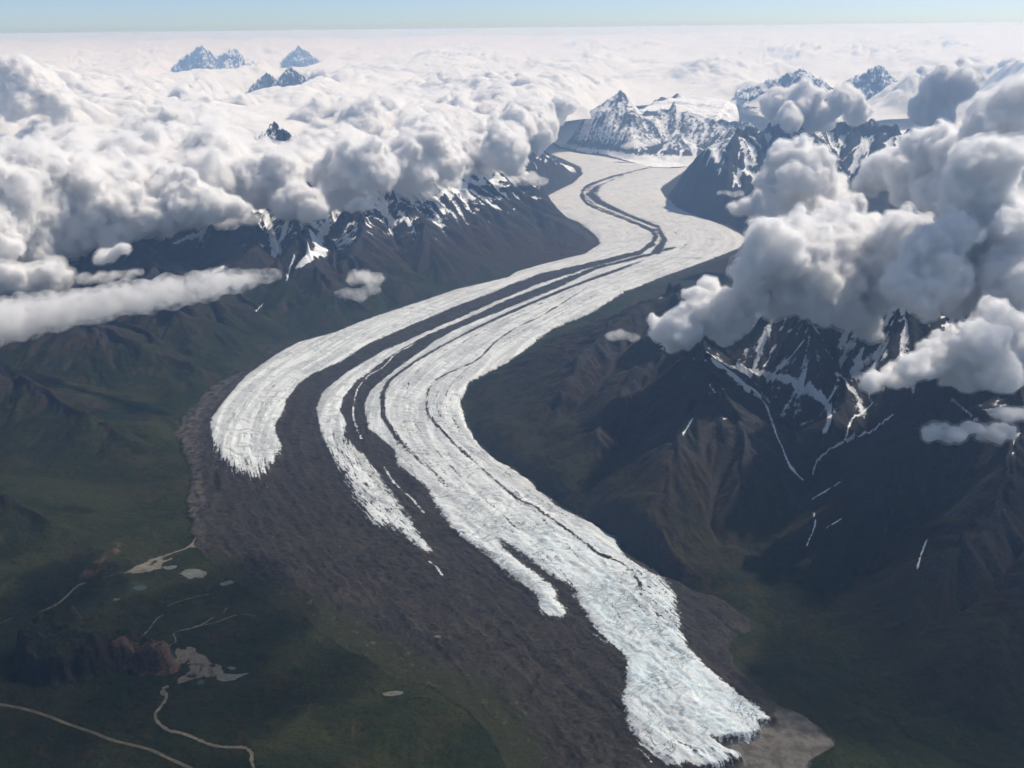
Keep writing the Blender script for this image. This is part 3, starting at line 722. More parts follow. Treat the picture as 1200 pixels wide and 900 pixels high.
PARTS = [
 (30, 'debris_cover', None), (31, 'ice_stream', 'short pale ice lobe ending beside the green foothills'), (32, 'ice_stream', 'thin white ice stream between two dark bands, fraying at its foot'),
 (33, 'ice_stream', 'white ice tongue that ends in a rounded tip amid debris'), (34, 'ice_stream', 'widest white ice stream, bluish and crevassed at the snout'),
 (36, 'moraine', 'broad dark moraine that widens down-glacier'), (37, 'moraine', 'dark double moraine with slivers of ice'), (38, 'moraine', 'narrow dark moraine left of the widest ice stream'),
 (39, 'moraine', 'thin broken dark line within the widest ice stream'), (40, 'moraine', 'faint grey curved line in the upper bend'), (41, 'gravel_fan', 'pale brown gravel fan in front of the snout'),
 (42, 'lateral_moraine', 'dark rubble strip right of the snout'), (43, 'lateral_moraine', 'dusty pale brown strip beside the foothills')]
for v, name, label in PARTS:
    sel = fcls == v
    if not sel.any(): continue
    o = sheet_piece(name, sel, MI); o.parent = GL; o.matrix_parent_inverse = Matrix.Translation(-GL.location)
    if label: o['label'] = label
print('sheet', time.time() - T0)

# ------------------------------------------------------------------ ponds, river and road on the near valley floor
def flat_material(name, col, rough, amt=.5):
    t = NT(name); g = t.n('NewGeometry').outputs['Position']; n_ = t.noise(g, 1 / 60., 4, .6)
    return t.out(t.mix(t.ramp(n_, .35, .65), col, tuple(v * amt for v in col)), rough, None, spec=.3)
MW = [flat_material('milky_water', (.12, .12, .10), .35, .7), flat_material('teal_water', (.03, .055, .055), .35, .7)]
MR = flat_material('silty_river', (.17, .148, .105), .8, .6); MRD = flat_material('gravel_road', (.14, .12, .078), 1., .6)
for W_, z, lab_, kind_ in PONDS:
    nn = len(W_); c0 = np.array([*W_.mean(0), z]); W_ = c0[:2] + (W_ - c0[:2]) * (1 + .35 * fbm(W_[:, 0] / 30, W_[:, 1] / 30, 3, 70))[:, None]; vv = np.concatenate([[[0, 0, 1.]], np.column_stack([W_ - c0[:2], np.full(nn, 1.)])])
    ff = np.array([[0, 1 + i, 1 + (i + 1) % nn] for i in range(nn)])
    o = bpy.data.objects.new('pond', mesh_from('pond', vv, ff, MW[kind_])); COL.objects.link(o); o.location = c0; tag(o, lab_, 'pond', None, 'structure')

def ribbon(name, pxs, w, mat, label, cat, lift=4., wob=.35):
    L = ground_line(pxs, 10); d = np.gradient(L, axis=0); d /= np.linalg.norm(d, axis=1, keepdims=True); nrm = np.stack([-d[:, 1], d[:, 0]], -1)
    ww = w * (1 + wob * fbm(np.arange(len(L)) / 5., np.full(len(L), w), 3, int(w)))[:, None] * .5 * np.clip(np.minimum(np.arange(len(L)), np.arange(len(L))[::-1]) / 9. + .12, 0, 1)[:, None]
    k_ = np.array([-1, -.33, .33, 1]); V = np.concatenate([L + nrm * ww * q for q in k_]); z = ground(V[:, 0], V[:, 1]) + lift
    m = len(L); i = np.arange(m - 1); F = np.concatenate([np.stack([i + a * m, i + 1 + a * m, i + 1 + (a + 1) * m, i + (a + 1) * m], -1) for a in range(3)])
    c0 = np.array([*L[0], float(z[0])]); V = np.column_stack([V, z]) - c0
    o = bpy.data.objects.new(name, mesh_from(name, V, F[:, ::-1], mat)); COL.objects.link(o); o.location = c0; tag(o, label, cat, None, 'structure')
ribbon('road', [(-30,822),(7,827),(43,835),(83,850),(110,859),(133,868),(173,878),(200,890),(222,900),(260,918)], 34, MRD, 'pale gravel road crossing the lower left corner', 'road', wob=.2)
ribbon('river', [(191,808),(195,815),(193,822),(187,830),(182,837),(184,845),(191,852),(200,857),(211,859),(223,863),(232,867),(244,872),(257,875),(270,876),(284,876),(291,879),(295,884),(295,893),(300,906)], 32, MR, 'pale river winding from the red cliff to the lower edge', 'river', wob=1.1)
ribbon('river', [(46,717),(57,713),(67,708),(77,700),(87,690),(94,685),(101,683)], 26, MR, 'thin pale stream left of the reddish scree', 'river')
# ------------------------------------------------------------------ clouds: closed billowing bodies filled with scattering vapour
def cloud_material(name, dens, size, lo=.36, hi=.60, g=.0, floor=.12, step=1., detail=4):
    m = bpy.data.materials.new(name); m.use_nodes = True; t = m.node_tree; t.nodes.clear()
    o = t.nodes.new('ShaderNodeOutputMaterial'); v = t.nodes.new('ShaderNodeVolumePrincipled')
    v.inputs['Color'].default_value = (.997, .997, .998, 1); v.inputs['Anisotropy'].default_value = g
    ge = t.nodes.new('ShaderNodeNewGeometry'); n = t.nodes.new('ShaderNodeTexNoise'); n.inputs['Scale'].default_value = 1 / size
    n.inputs['Detail'].default_value = detail; n.inputs['Roughness'].default_value = .62
    r = t.nodes.new('ShaderNodeMapRange'); r.inputs[1].default_value = lo; r.inputs[2].default_value = hi; r.inputs[3].default_value = dens * floor; r.inputs[4].default_value = dens
    t.links.new(ge.outputs['Position'], n.inputs['Vector']); t.links.new(n.outputs['Fac'], r.inputs[0]); t.links.new(r.outputs[0], v.inputs['Density'])
    t.links.new(v.outputs[0], o.inputs['Volume']); m.cycles.volume_step_rate = step
    return m

def ico_template():
    import bmesh
    bm = bmesh.new(); bmesh.ops.create_icosphere(bm, subdivisions=2, radius=1)
    v = np.array([q.co for q in bm.verts]); f = np.array([[q.index for q in p.verts] for p in bm.faces]); bm.free(); return v, f
IV, IFC = ico_template()
TEX = {}
def tex(scale, basis='VORONOI_F1', depth=0):
    k_ = (round(scale, -1), basis)
    if k_ not in TEX:
        t = bpy.data.textures.new('billow', 'CLOUDS'); t.noise_scale = max(scale, 5); t.noise_depth = depth; t.noise_basis = basis; TEX[k_] = t
    return TEX[k_]

def main_island(me, least=.02):
    # drop the loose crumbs that the swelling leaves behind
    n = len(me.vertices); e = np.empty(len(me.edges) * 2, np.int32); me.edges.foreach_get('vertices', e); e = e.reshape(-1, 2)
    lab = np.arange(n)
    while True:
        m = np.minimum(lab[e[:, 0]], lab[e[:, 1]]); l2 = lab.copy()
        np.minimum.at(l2, e[:, 0], m); np.minimum.at(l2, e[:, 1], m)
        l2 = l2[l2]; l2 = l2[l2]
        if (l2 == lab).all(): break
        lab = l2
    big = np.bincount(lab).argmax(); bad = lab != big
    if bad.any():
        import bmesh
        bm = bmesh.new(); bm.from_mesh(me); bm.verts.ensure_lookup_table()
        bmesh.ops.delete(bm, geom=[bm.verts[i] for i in np.flatnonzero(bad)], context='VERTS'); bm.to_mesh(me); bm.free()
    return me

def cloud_mesh(name, blobs, seed, vox, mat, squash=.85, kids=8, kids2=4, rough=1., base=None, out=.75, veil=.11):
    """union of many puffs, remeshed, then swollen in ever smaller billows"""
    rng = random.Random(seed); sp = []
    for x, y, z, R in blobs:
        sp.append((x, y, z, R))
        for _ in range(kids):
            d = Vector((rng.gauss(0, 1), rng.gauss(0, 1), rng.gauss(.45, .8))).normalized(); r = R * rng.uniform(.30, .55)
            c1 = Vector((x, y, z)) + Vector((d.x, d.y, d.z * squash)) * R * out; sp.append((*c1, r))
            for _ in range(kids2):
                e = (Vector((rng.gauss(0, 1), rng.gauss(0, 1), rng.gauss(.2, 1))) + d).normalized(); r2 = r * rng.uniform(.3, .5)
                c2 = c1 + e * r * .85; sp.append((*c2, r2))
    Rm = float(np.median([b[3] for b in blobs]))
    n = len(IV); V = np.zeros((len(sp) * n, 3)); F = np.zeros((len(sp) * len(IFC), 3), int)
    for i, (x, y, z, r) in enumerate(sp):
        V[i * n:(i + 1) * n] = IV * np.array([r, r, r * squash]) + (x, y, z); F[i * len(IFC):(i + 1) * len(IFC)] = IFC + i * n
    c0 = V.mean(0); V -= c0
    if base is not None:
        zb = base - c0[2]; lowz = V[:, 2] < zb; V[lowz, 2] = zb - (zb - V[lowz, 2]) * .22
    me = mesh_from(name, V, F, None)
    o = bpy.data.objects.new(name, me); COL.objects.link(o); o.location = c0
    md = o.modifiers.new('r', 'REMESH'); md.mode = 'VOXEL'; md.voxel_size = vox
    for sc, am in ((1.1, .36), (.5, .23), (.24, .15), (.115, .08), (.055, .04)):
        if sc * Rm < vox * 1.2: continue
        dm = o.modifiers.new('d', 'DISPLACE'); dm.texture = tex(sc * Rm); dm.strength = -am * Rm * rough; dm.mid_level = .45; dm.texture_coords = 'GLOBAL'
    md = o.modifiers.new('r', 'REMESH'); md.mode = 'VOXEL'; md.voxel_size = vox; md.use_smooth_shade = True
    ev = o.evaluated_get(bpy.context.evaluated_depsgraph_get()); m2 = bpy.data.meshes.new_from_object(ev)
    m2 = main_island(m2)
    o.modifiers.clear(); o.data = m2; m2.name = name; bpy.data.meshes.remove(me)
    m2.materials.clear(); m2.materials.append(mat)
    if veil:
        # thin torn vapour round the dense body
        nv = len(m2.vertices); v = np.empty(nv * 3, f32); nn = np.empty(nv * 3, f32); m2.vertices.foreach_get('co', v); m2.vertex_normals.foreach_get('vector', nn)
        v = v.reshape(-1, 3); nn = nn.reshape(-1, 3); nf = len(m2.polygons); fl = np.empty(len(m2.loops), np.int32); m2.loops.foreach_get('vertex_index', fl); fl = fl.reshape(nf, -1)
        w = v + c0.astype(f32); s_ = Rm * .8
        k_ = Rm * veil * (1. + .9 * fbm(w[:, 0] / s_ + w[:, 2] / s_ * .7, w[:, 1] / s_ - w[:, 2] / s_ * .7, 3, seed))
        om = mesh_from('veil', v + nn * np.maximum(k_, 2)[:, None], fl, None); ov = bpy.data.objects.new('veil', om); COL.objects.link(ov)
        md = ov.modifiers.new('r', 'REMESH'); md.mode = 'VOXEL'; md.voxel_size = vox * 1.25; md.use_smooth_shade = True
        m4 = main_island(bpy.data.meshes.new_from_object(ov.evaluated_get(bpy.context.evaluated_depsgraph_get())))
        bpy.data.objects.remove(ov); bpy.data.meshes.remove(om)
        n4 = len(m4.vertices); v4 = np.empty(n4 * 3, f32); m4.vertices.foreach_get('co', v4); f4 = np.empty(len(m4.loops), np.int32); m4.loops.foreach_get('vertex_index', f4)
        if len(f4) == len(m4.polygons) * 4:
            m3 = mesh_from(name, np.concatenate([v, v4.reshape(-1, 3)]), np.concatenate([fl, f4.reshape(-1, 4) + nv]), mat)
            m3.materials.append(VEIL if veil < .3 else VEILW); m3.polygons.foreach_set('material_index', np.repeat(np.array([0, 1], np.int32), [nf, len(m4.polygons)]))
            o.data = m3; bpy.data.meshes.remove(m2)
    return o

def blobs_px(lst, dist, seed, spread=.5, dense=False, torn=False):
    rng = random.Random(seed); out = []
    if dense:
        l2 = []
        for (x0, y0, r0), (x1, y1, r1) in zip(lst[:-1], lst[1:]):
            n_ = max(1, int(abs(x1 - x0) / (.45 * min(r0, r1))))
            for k_ in range(n_):
                t = k_ / n_; j = rng.uniform(-.25, .25) * r0 * (2.6 if torn else 1)
                l2.append((x0 + (x1 - x0) * t, y0 + (y1 - y0) * t + j, (r0 + (r1 - r0) * t) * (rng.uniform(.35, 1.25) if torn else rng.uniform(.75, 1.15))))
        lst = l2 + [lst[-1]]
    else:
        lst = [(a, b, r * 1.12) for a, b, r in lst]
    for px, py, r in lst:
        dd = dist + rng.uniform(-1, 1) * spread * r * dist / FPX
        p = at_dist(px, py, dd); out.append((p[0], p[1], p[2], r * np.linalg.norm(p - CAMP) / FPX))
    return out

VAP = cloud_material('cloud_vapour', .030, 230., .38, .56, floor=.08)
VEIL = cloud_material('cloud_veil', .008, 230., .44, .66, floor=.0)
VEILW = cloud_material('wisp_veil', .0042, 170., .38, .70, floor=.0)
VAPS = cloud_material('thin_cloud_vapour', .0075, 330., .44, .68, floor=.012)
VOXQ = 1.9
CLOUDS = [
 # (name, blobs px, distance, spread, base z, label, material)
 ('cumulus_cloud', [(905,295,34),(945,300,40),(985,290,40),(1025,300,38),(925,335,34),(965,340,38),(1005,345,34),(1040,330,30),(890,320,24),(1060,272,26),(1000,370,18),(1020,382,14)], 14600, 1.2, None, 'big bright cumulus heaped in front of the dark mountain, widest of the right cloud mass', VAP),
 ('cumulus_cloud', [(925,190,24),(945,205,28),(965,225,26),(905,215,18),(920,235,22),(990,245,22),(960,255,22),(940,170,10)], 17200, 1.2, None, 'tall pale cumulus tower in front of the snow-covered pyramid mountain', VAP),
 ('cumulus_cloud', [(1030,200,20),(1048,206,18),(1015,215,16),(1040,188,14)], 18000, 1.0, None, 'small round white cumulus between the pale tower and the dark grey cloud', VAP),
 ('cumulus_cloud', [(1075,168,16),(1105,168,20),(1090,190,26),(1060,192,18),(1130,190,34),(1110,225,30),(1075,215,24)], 16600, 1.2, None, 'cumulus with a bright knobbly crest and shaded front left of the dark grey cloud', VAP),
 ('cumulus_cloud', [(1190,112,24),(1178,150,34),(1198,190,42),(1155,200,36),(1165,240,36),(1120,242,20),(1215,240,40)], 13600, 1.4, None, 'dark grey cumulus tower rising at the right edge', VAP),
 ('cumulus_cloud', [(1145,270,24),(1115,275,24),(1090,292,26),(1130,310,34),(1100,325,30),(1165,320,32),(1198,268,28),(1195,330,38),(1065,332,26),(1140,345,26),(1090,350,22)], 12900, 1.2, None, 'bright cauliflower-topped cumulus under the dark grey tower at the right edge', VAP),
 ('cumulus_cloud', [(1168,375,20),(1182,398,26),(1152,400,24),(1122,410,22),(1097,420,20),(1072,430,17),(1050,440,15),(1130,438,20),(1170,435,24),(1200,428,24),(1022,447,12)], 11500, 1.0, 2150, 'white cumulus with a hooked crest, lowest large cloud at the right edge', VAP),
 ('cloud_wisp', [(1085,507,8),(1110,508,10),(1140,507,12),(1165,505,11),(1185,504,7)], 10900, .8, None, 'small flat white cloud hanging over the brown mountain', VAP),
 ('cloud_wisp', [(1165,487,6),(1182,484,8),(1202,484,9),(1225,484,10)], 10900, .8, None, 'little flat cloud cut by the right edge below the hooked cumulus', VAP),
 ('cumulus_cloud', [(800,382,24),(835,368,26),(865,357,22),(885,350,16),(776,386,16),(832,336,12),(815,345,11),(850,388,18),(792,400,14),(870,380,12)], 14800, 1.0, None, 'white ragged cumulus clinging to the dark mountain beside the glacier edge', VAP),
 ('cloud_wisp', [(868,241,10),(885,236,12),(903,234,13),(858,243,6)], 26000, 1., None, 'small puff before the foot of the snow-covered pyramid mountain', VAP),
 ('cloud_wisp', [(840,226,3.5),(850,226,4),(862,227,4),(871,228,3)], 28000, 1., None, 'thin flat streak of cloud across the snow-covered pyramid mountain', VAPS),
 ('cloud_wisp', [(712,394,4),(722,391,7),(735,394,5),(748,396,4)], 15600, 1., None, 'tiny puff left of the ragged cumulus beside the glacier edge', VAPS),
 ('cumulus_cloud', [(885,134,15),(910,122,17),(940,118,20),(965,110,17),(988,117,15),(925,140,15),(955,137,17),(1005,133,13),(880,148,10)], 36000, 1.6, 2300, 'broad grey-based cumulus hiding the foot of a far sharp peak', VAP),
 ('cumulus_cloud', [(1100,105,20),(1120,97,22),(1140,115,22),(1085,125,17),(1160,122,18),(1100,135,18),(1130,135,18)], 33000, 1.6, 2300, 'grey rounded cumulus behind the dark tower', VAP),
 ('roll_cloud', [(-90,394,29),(-45,384,27),(0,375,26),(38,368,24),(78,361,22),(118,355,20),(158,349,18),(198,343,17),(238,337,15),(268,331,11),(292,327,7),(310,324,4),(324,322,2.5)], 17000, .5, None, 'long flat roll of cloud stretched over the green foothills', VAPS),
 ('cloud_wisp', [(350,357,5),(368,353,7),(388,349,8.5),(408,346,8.5),(428,343,7),(444,340,4)], 22500, .8, None, 'lower thin wisp over the hillside beside the glacier', VAPS),
 ('cloud_wisp', [(405,331,5),(420,327,8),(437,325,7),(447,326,4)], 22500, .8, None, 'upper small wisp over the hillside beside the glacier', VAPS),
 ('cloud_wisp', [(-30,318,24),(12,322,20),(48,326,14),(76,322,9)], 20000, 1., None, 'low ragged cloud at the left edge above the long roll', VAP),
 ('cloud_wisp', [(112,304,7),(128,299,9),(146,290,7)], 20500, 1., None, 'tiny loose puff under the left cloud bank', VAP),
 ('cloud_wisp', [(92,327,5),(115,326,6),(140,323,5),(165,320,4)], 19800, 1., None, 'faint thin veil between the tiny puff and the long roll', VAPS),
 ('cumulus_cloud', [(-40,245,60),(25,238,52),(30,282,34),(78,268,34),(-30,295,30)], 22000, 1., None, 'great pale cloud at the left edge, leftmost along the front of the left cloud bank', VAP),
 ('cumulus_cloud', [(110,232,42),(150,250,30),(130,264,24),(182,246,26)], 23000, 1., None, 'second from the left along the front of the left cloud bank', VAP),
 ('cumulus_cloud', [(215,238,26),(248,240,20),(195,222,24),(276,242,13),(235,252,16)], 24000, 1., None, 'low-hanging cloud over the first snow streaks, third along the front of the left bank', VAP),
 ('cumulus_cloud', [(300,213,30),(340,234,22),(368,240,18),(330,203,26)], 25500, 1., None, 'grey-bellied cloud over the large snow couloir of the left range', VAP),
 ('cumulus_cloud', [(402,208,32),(432,194,30),(390,232,18)], 26500, 1., None, 'cloud capping the snowy crest in the middle of the left range', VAP),
 ('cloud_wisp', [(408,244,7),(420,239,10),(432,243,5)], 25500, 1., None, 'small bright puff just below the crest of the left range', VAP),
 ('cumulus_cloud', [(480,193,30),(512,188,26),(458,212,15),(500,170,22)], 29000, 1., None, 'cloud resting on the right half of the left range', VAP),
 ('cumulus_cloud', [(560,184,26),(590,176,24),(542,200,15),(603,196,11)], 32000, 1., None, 'last large cloud at the right end of the left bank, above the glacier spur', VAP),
 ('cumulus_cloud', [(632,156,18),(618,172,15),(605,150,22),(642,152,10),(640,164,7)], 42000, 1., None, 'small cloud touching the snowy upper basin beside the blue mountain', VAP),
 ('cumulus_cloud', [(646,161,7),(634,157,9),(640,146,8),(655,138,8),(668,126,8),(684,114,7),(622,150,12),(640,132,10),(655,122,9)], 47000, 1., None, 'cloud piled against the left shoulder of the blue mountain', VAP),
 ('cumulus_cloud', [(28,95,22),(52,108,22),(18,118,20),(70,122,16)], 38000, 1.2, None, 'dark-sided cumulus heap near the horizon at the left edge', VAP),
 ('cloud_wisp', [(150,272,6),(172,268,9),(196,266,8),(222,262,6)], 23500, 1., None, 'ragged veil under the second cloud of the left bank', VAPS),
 ('cloud_wisp', [(255,262,7),(280,258,8),(305,255,6)], 25000, 1., None, 'thin veil drifting under the third cloud of the left bank', VAPS),
 ('cloud_wisp', [(455,230,6),(480,226,8),(505,222,7),(530,216,5)], 28500, 1., None, 'thin veil under the cloud on the right half of the left range', VAPS),
 ('cloud_wisp', [(575,215,5),(600,212,8),(622,210,7),(640,212,4)], 33000, 1., None, 'small veil lying on the spur at the right end of the left bank', VAPS),
 ('cloud_wisp', [(728,172,3),(742,169,4),(758,168,4),(772,167,3)], 47000, .5, None, 'thin wisp across the middle of the blue mountain', VAPS),
]
for i, (name, lst, dist, spread, base, label, mat) in enumerate(CLOUDS):
    wispy = name != 'cumulus_cloud'
    o = cloud_mesh(name, blobs_px(lst, dist, 100 + i, spread, wispy, name == 'cloud_wisp'), 300 + i, max(dist / FPX * VOXQ, 18), mat, squash=.62 if wispy else .9, rough=1.25 if name == 'cloud_wisp' else .95 if wispy else 1., base=base, veil=.4 if wispy else .10)
    tag(o, label, 'cloud', 'separate clouds')
print('clouds', time.time() - T0)

def slab(name, x, y, z, rx, ry, rz, dens, seed, label):
    v, f = IV, IFC
    bl_ = [(x + math.cos(a) * rx * q, y + math.sin(a) * ry * q, z, rz * random.Random(seed + i).uniform(1., 1.5)) for i, (a, q) in enumerate([(k * 2.4, math.sqrt(k / 26)) for k in range(26)])]
    o = cloud_mesh(name, bl_, seed, 150, HIGH, squash=.5, kids=4, kids2=0, veil=0)
    return tag(o, label, 'clouds', None, 'stuff')
HIGH = cloud_material('shade_cloud_vapour', .0022, 900., .3, .7, floor=.4)  # vapour of the slabs added only to cast shade
SUN_D = np.array([math.sin(math.radians(64)) * math.cos(math.radians(52)), math.cos(math.radians(64)) * math.cos(math.radians(52)), math.sin(math.radians(52))])
def above(x, y, z):
    k_ = z / SUN_D[2]; return x + SUN_D[0] * k_, y + SUN_D[1] * k_, z
slab('added_shade_cloud', *above(-5400, 8600, 9300), 3900, 2300, 560, 0, 501, 'added cloud out of view that shades the near valley')  # added above the view to darken the near valley with its shadow
slab('added_shade_cloud', *above(4700, 8900, 9300), 1900, 1500, 520, 0, 502, 'added cloud out of view that shades the lower right ground')  # second unseen slab, added to shade the lower right ground
o = cloud_mesh('added_shade_tower', [(8550, 14500, 5300, 800), (8800, 14700, 4300, 1000), (9000, 14800, 3200, 1200), (10000, 15300, 3600, 1300)], 503, 130, VAP)  # added beyond the right edge to put the dark grey cumulus in shade
tag(o, 'added cloud tower out of view that shades the dark grey cumulus', 'clouds', None, 'stuff')
# the packed bank on the left, one mass
rng = random.Random(5); bank = []
def in_poly(px, py, pg):
    c_ = False; n = len(pg)
    for i in range(n):
        (x0, y0), (x1, y1) = pg[i], pg[(i + 1) % n]
        if (y0 > py) != (y1 > py) and px < (x1 - x0) * (py - y0) / (y1 - y0) + x0: c_ = not c_
    return c_
BANK = [(-200,110),(640,100),(650,125),(630,150),(600,165),(560,172),(470,182),(400,192),(300,205),(240,228),(150,240),(80,250),(-200,260)]
HOLES = [(321,158,48),(335,92,26),(115,128,10)]
py = 262.
while py > 104:
    dep = PITCH + math.atan((py - 450) / FPX); dist = (CAM_H - 2650) / math.tan(dep); step = 1150 / dist * FPX
    px = -200.
    while px < 660:
        a = px + rng.uniform(-.5, .5) * step; b = py + rng.uniform(-.4, .4) * 10
        if in_poly(a, b, BANK) and all(math.hypot(a - hx, (b - hy) * 1.3) > hr for hx, hy, hr in HOLES):
            p = at_z(a, b, 2650); hh = float(fbm(np.array([p[0] / 7000.]), np.array([p[1] / 7000.]), 2, 60)[0]); p = p + np.array([0, 0, hh * 1300 + rng.uniform(-250, 250)]); R = rng.uniform(380, 900) * (1.35 if rng.random() < .2 else 1)
            bank.append((p[0], p[1], p[2], R))
        px += step
    py -= max(3.2, 900 / dist ** 2 * (CAM_H - 2650) * FPX)
print('bank', len(bank))
VAPB = cloud_material('bank_vapour', .024, 300., .36, .60, floor=.12)
o = cloud_mesh('cloud_bank', bank, 77, 75, VAPB, veil=.15, squash=.75, kids=7, kids2=3, base=2250)
tag(o, 'packed mass of billowing white cloud covering the upper left', 'cloud bank', None, 'stuff')

# the cloud sea reaching the horizon
du = .0019; dcol = np.arange(-.8, .8, du); yy = [33000.]
while yy[-1] < 400000: yy.append(yy[-1] * (1.0034 if yy[-1] < 95000 else 1.008))
yy = np.array(yy); DY = np.repeat(yy[:, None], len(dcol), 1); DX = dcol[None] * DY
def billow(x, y, s, seed):
    w = worley(x / s, y / s, seed); return np.clip(1 - w * w * 1.15, 0, 1)
bx = DX + fbm(DX / 5000, DY / 5000, 2, 91) * 1200; by = DY + fbm(DX / 5000, DY / 5000, 2, 92) * 1200
mod_ = np.clip(.65 + fbm(DX / 14000, DY / 24000, 3, 89) * 2.2, .05, 1.8)
top = 2420 + 900 * (fbm(DX / 16000, DY / 16000, 3, 90)) + 800 * billow(bx, by, 5200, 93) * np.clip(.6 + fbm(DX / 9000, DY / 9000, 2, 94), 0.1, 1.3) + mod_ * (520 * billow(bx, by, 2300, 95) + 340 * billow(bx, by, 1000, 96) + 170 * billow(bx, by, 480, 97))
# where it begins: nearer on the left, beyond the head of the glacier in the middle
start = np.interp(dcol, [-.8, -.05, .02, .05, .085, .12, .22, .26, .36, .5, .8], [36000, 37000, 40000, 48000, 53500, 58500, 60000, 55000, 48000, 46000, 45000])
cov = sstep(0, 9000, DY - start[None] + fbm(DX / 6000, DY / 6000, 3, 98) * 6000)
for hx, hy, hd, hr in ((236, 62, 100000, 3300), (268, 63, 104000, 2900), (338, 86, 66000, 2400), (314, 88, 68000, 1800), (350, 58, 110000, 2300), (1030, 88, 70000, 4600), (930, 88, 68000, 3600), (1020,142,47000,2600)):
    p = at_dist(hx, hy, hd); cov *= sstep(.55, 1.1, np.hypot((DX - p[0]), (DY - p[1] + hr * 1.6) / 2.6) / (hr * 1.15))
low = 2150.
topz = low + np.maximum(top - low, 60) * cov
n = topz.size; VT = np.stack([DX, DY, topz], -1).reshape(-1, 3); VB = np.stack([DX, DY, np.full_like(DX, low)], -1).reshape(-1, 3)
r_, c_ = topz.shape; ix = np.arange(n).reshape(r_, c_)
ft = np.stack([ix[:-1, :-1], ix[:-1, 1:], ix[1:, 1:], ix[1:, :-1]], -1).reshape(-1, 4)
ok_ = cov.ravel()[ft].max(1) > .004; ft = ft[ok_]; fb = ft[:, ::-1] + n
ed = np.concatenate([ft[:, [i_, (i_ + 1) % 4]] for i_ in range(4)]); key = np.sort(ed, 1); key = key[:, 0].astype(np.int64) * n + key[:, 1]
_, first, cnt = np.unique(key, return_index=True, return_counts=True); rim = ed[first[cnt == 1]]
fr = np.stack([rim[:, 1], rim[:, 0], rim[:, 0] + n, rim[:, 1] + n], -1)
md_ = bpy.data.materials.new('cloud_sea_vapour'); md_.use_nodes = True; t_ = md_.node_tree; t_.nodes.clear()
o_ = t_.nodes.new('ShaderNodeOutputMaterial'); v_ = t_.nodes.new('ShaderNodeVolumePrincipled'); v_.inputs['Density'].default_value = .022; v_.inputs['Color'].default_value = (.997, .997, .998, 1); v_.inputs['Anisotropy'].default_value = 0
t_.links.new(v_.outputs[0], o_.inputs['Volume']); md_.cycles.homogeneous_volume = True
VV_ = np.concatenate([VT, VB]); us_, inv_ = np.unique(np.concatenate([ft, fb, fr]), return_inverse=True)
deck = bpy.data.objects.new('cloud_sea', mesh_from('cloud_sea', VV_[us_], inv_.reshape(-1, 4), md_)); COL.objects.link(deck)
tag(deck, 'white lumpy sea of cloud reaching to the horizon', 'clouds', None, 'stuff')
print('cloud sea', time.time() - T0)

# ------------------------------------------------------------------ far peaks that stand out of the cloud
def peak(px, py, dist, width, height, seed, label, skew=0., snow=1.):
    p = at_dist(px, py, dist); zt = p[2]; n_ = 150; W = width
    g_ = np.linspace(-1, 1, n_); X, Y = np.meshgrid(g_ * W, g_ * W)
    wx = X + fbm(X / W * 2.2 + seed, Y / W * 2.2, 4, seed) * W * .22; wy = Y + fbm(X / W * 2.2 + seed + 9, Y / W * 2.2, 4, seed + 1) * W * .22
    wx -= wx[n_ // 2, n_ // 2]; wy -= wy[n_ // 2, n_ // 2]
    r = np.hypot(wx - skew * np.abs(wy) * .3, wy * 1.05); ang = np.arctan2(wy, wx + 1e-6)
    ridg = .5 + .5 * np.cos(ang * 3 + seed)
    Z = height * (1 - (r / W) * (1.45 - .75 * ridg)) + ridged(X / W * 4 + seed, Y / W * 4, 4, seed + 2) * height * .12
    sx_, sy_ = np.gradient(Z, axis=1) / (2 * W / n_), np.gradient(Z, axis=0) / (2 * W / n_)
    k2 = 1.0 / (np.hypot(sx_, sy_) + .3)
    Z = Z + gullies(X.astype(f32), Y.astype(f32), (sx_ * k2).astype(f32), (sy_ * k2).astype(f32), 5 / W, 4, seed) * height * .14
    Z = np.minimum(Z, Z[n_ // 2, n_ // 2] + (Z - Z[n_ // 2, n_ // 2]) * .35) if False else Z
    Z += zt - Z.max(); floor_ = zt - height * 1.15
    Z = np.maximum(Z, floor_)
    V = np.stack([X + p[0], Y + p[1], Z], -1).reshape(-1, 3); i2 = np.arange(n_ * n_).reshape(n_, n_)
    F = np.stack([i2[:-1, :-1], i2[:-1, 1:], i2[1:, 1:], i2[1:, :-1]], -1).reshape(-1, 4)
    c0 = np.array([p[0], p[1], floor_])
    o = bpy.data.objects.new('mountain_peak', mesh_from('mountain_peak', V - c0, F, MG)); COL.objects.link(o); o.location = c0
    sl_ = np.hypot(sx_, sy_)
    sn = np.clip(snow * (.62 + fbm(X / W * 6, Y / W * 6, 4, seed + 5) * .55 - (sl_ - .9) * .35), 0, 1)
    cv = np.stack([sn, np.zeros_like(sn), np.zeros_like(sn), np.zeros_like(sn)], -1).reshape(-1, 4)
    attr_color(o.data, 'cover', cv); attr_color(o.data, 'edge', np.zeros((len(V), 4)))
    tag(o, label, 'mountain peak', 'far peaks above the clouds')
peak(236, 52, 100000, 2900, 2700, 3, 'sharp dark peak with white right flank on the horizon, left part of the cloud sea', 0, .85)
peak(270, 55, 104000, 3000, 2200, 8, 'paler white peak just right of the sharp dark peak on the horizon', 0, 1.3)
peak(338, 77, 66000, 2100, 2100, 12, 'pointed blue peak in the cloud sea, nearer than the horizon peaks', 0, .75)
peak(312, 82, 68000, 1600, 1700, 13, 'lower blue peak just left of the nearer pointed blue peak', 0, .7)
peak(350, 53, 110000, 2000, 2000, 17, 'lone faint blue peak on the horizon, right of the paler white one', 0, .9)
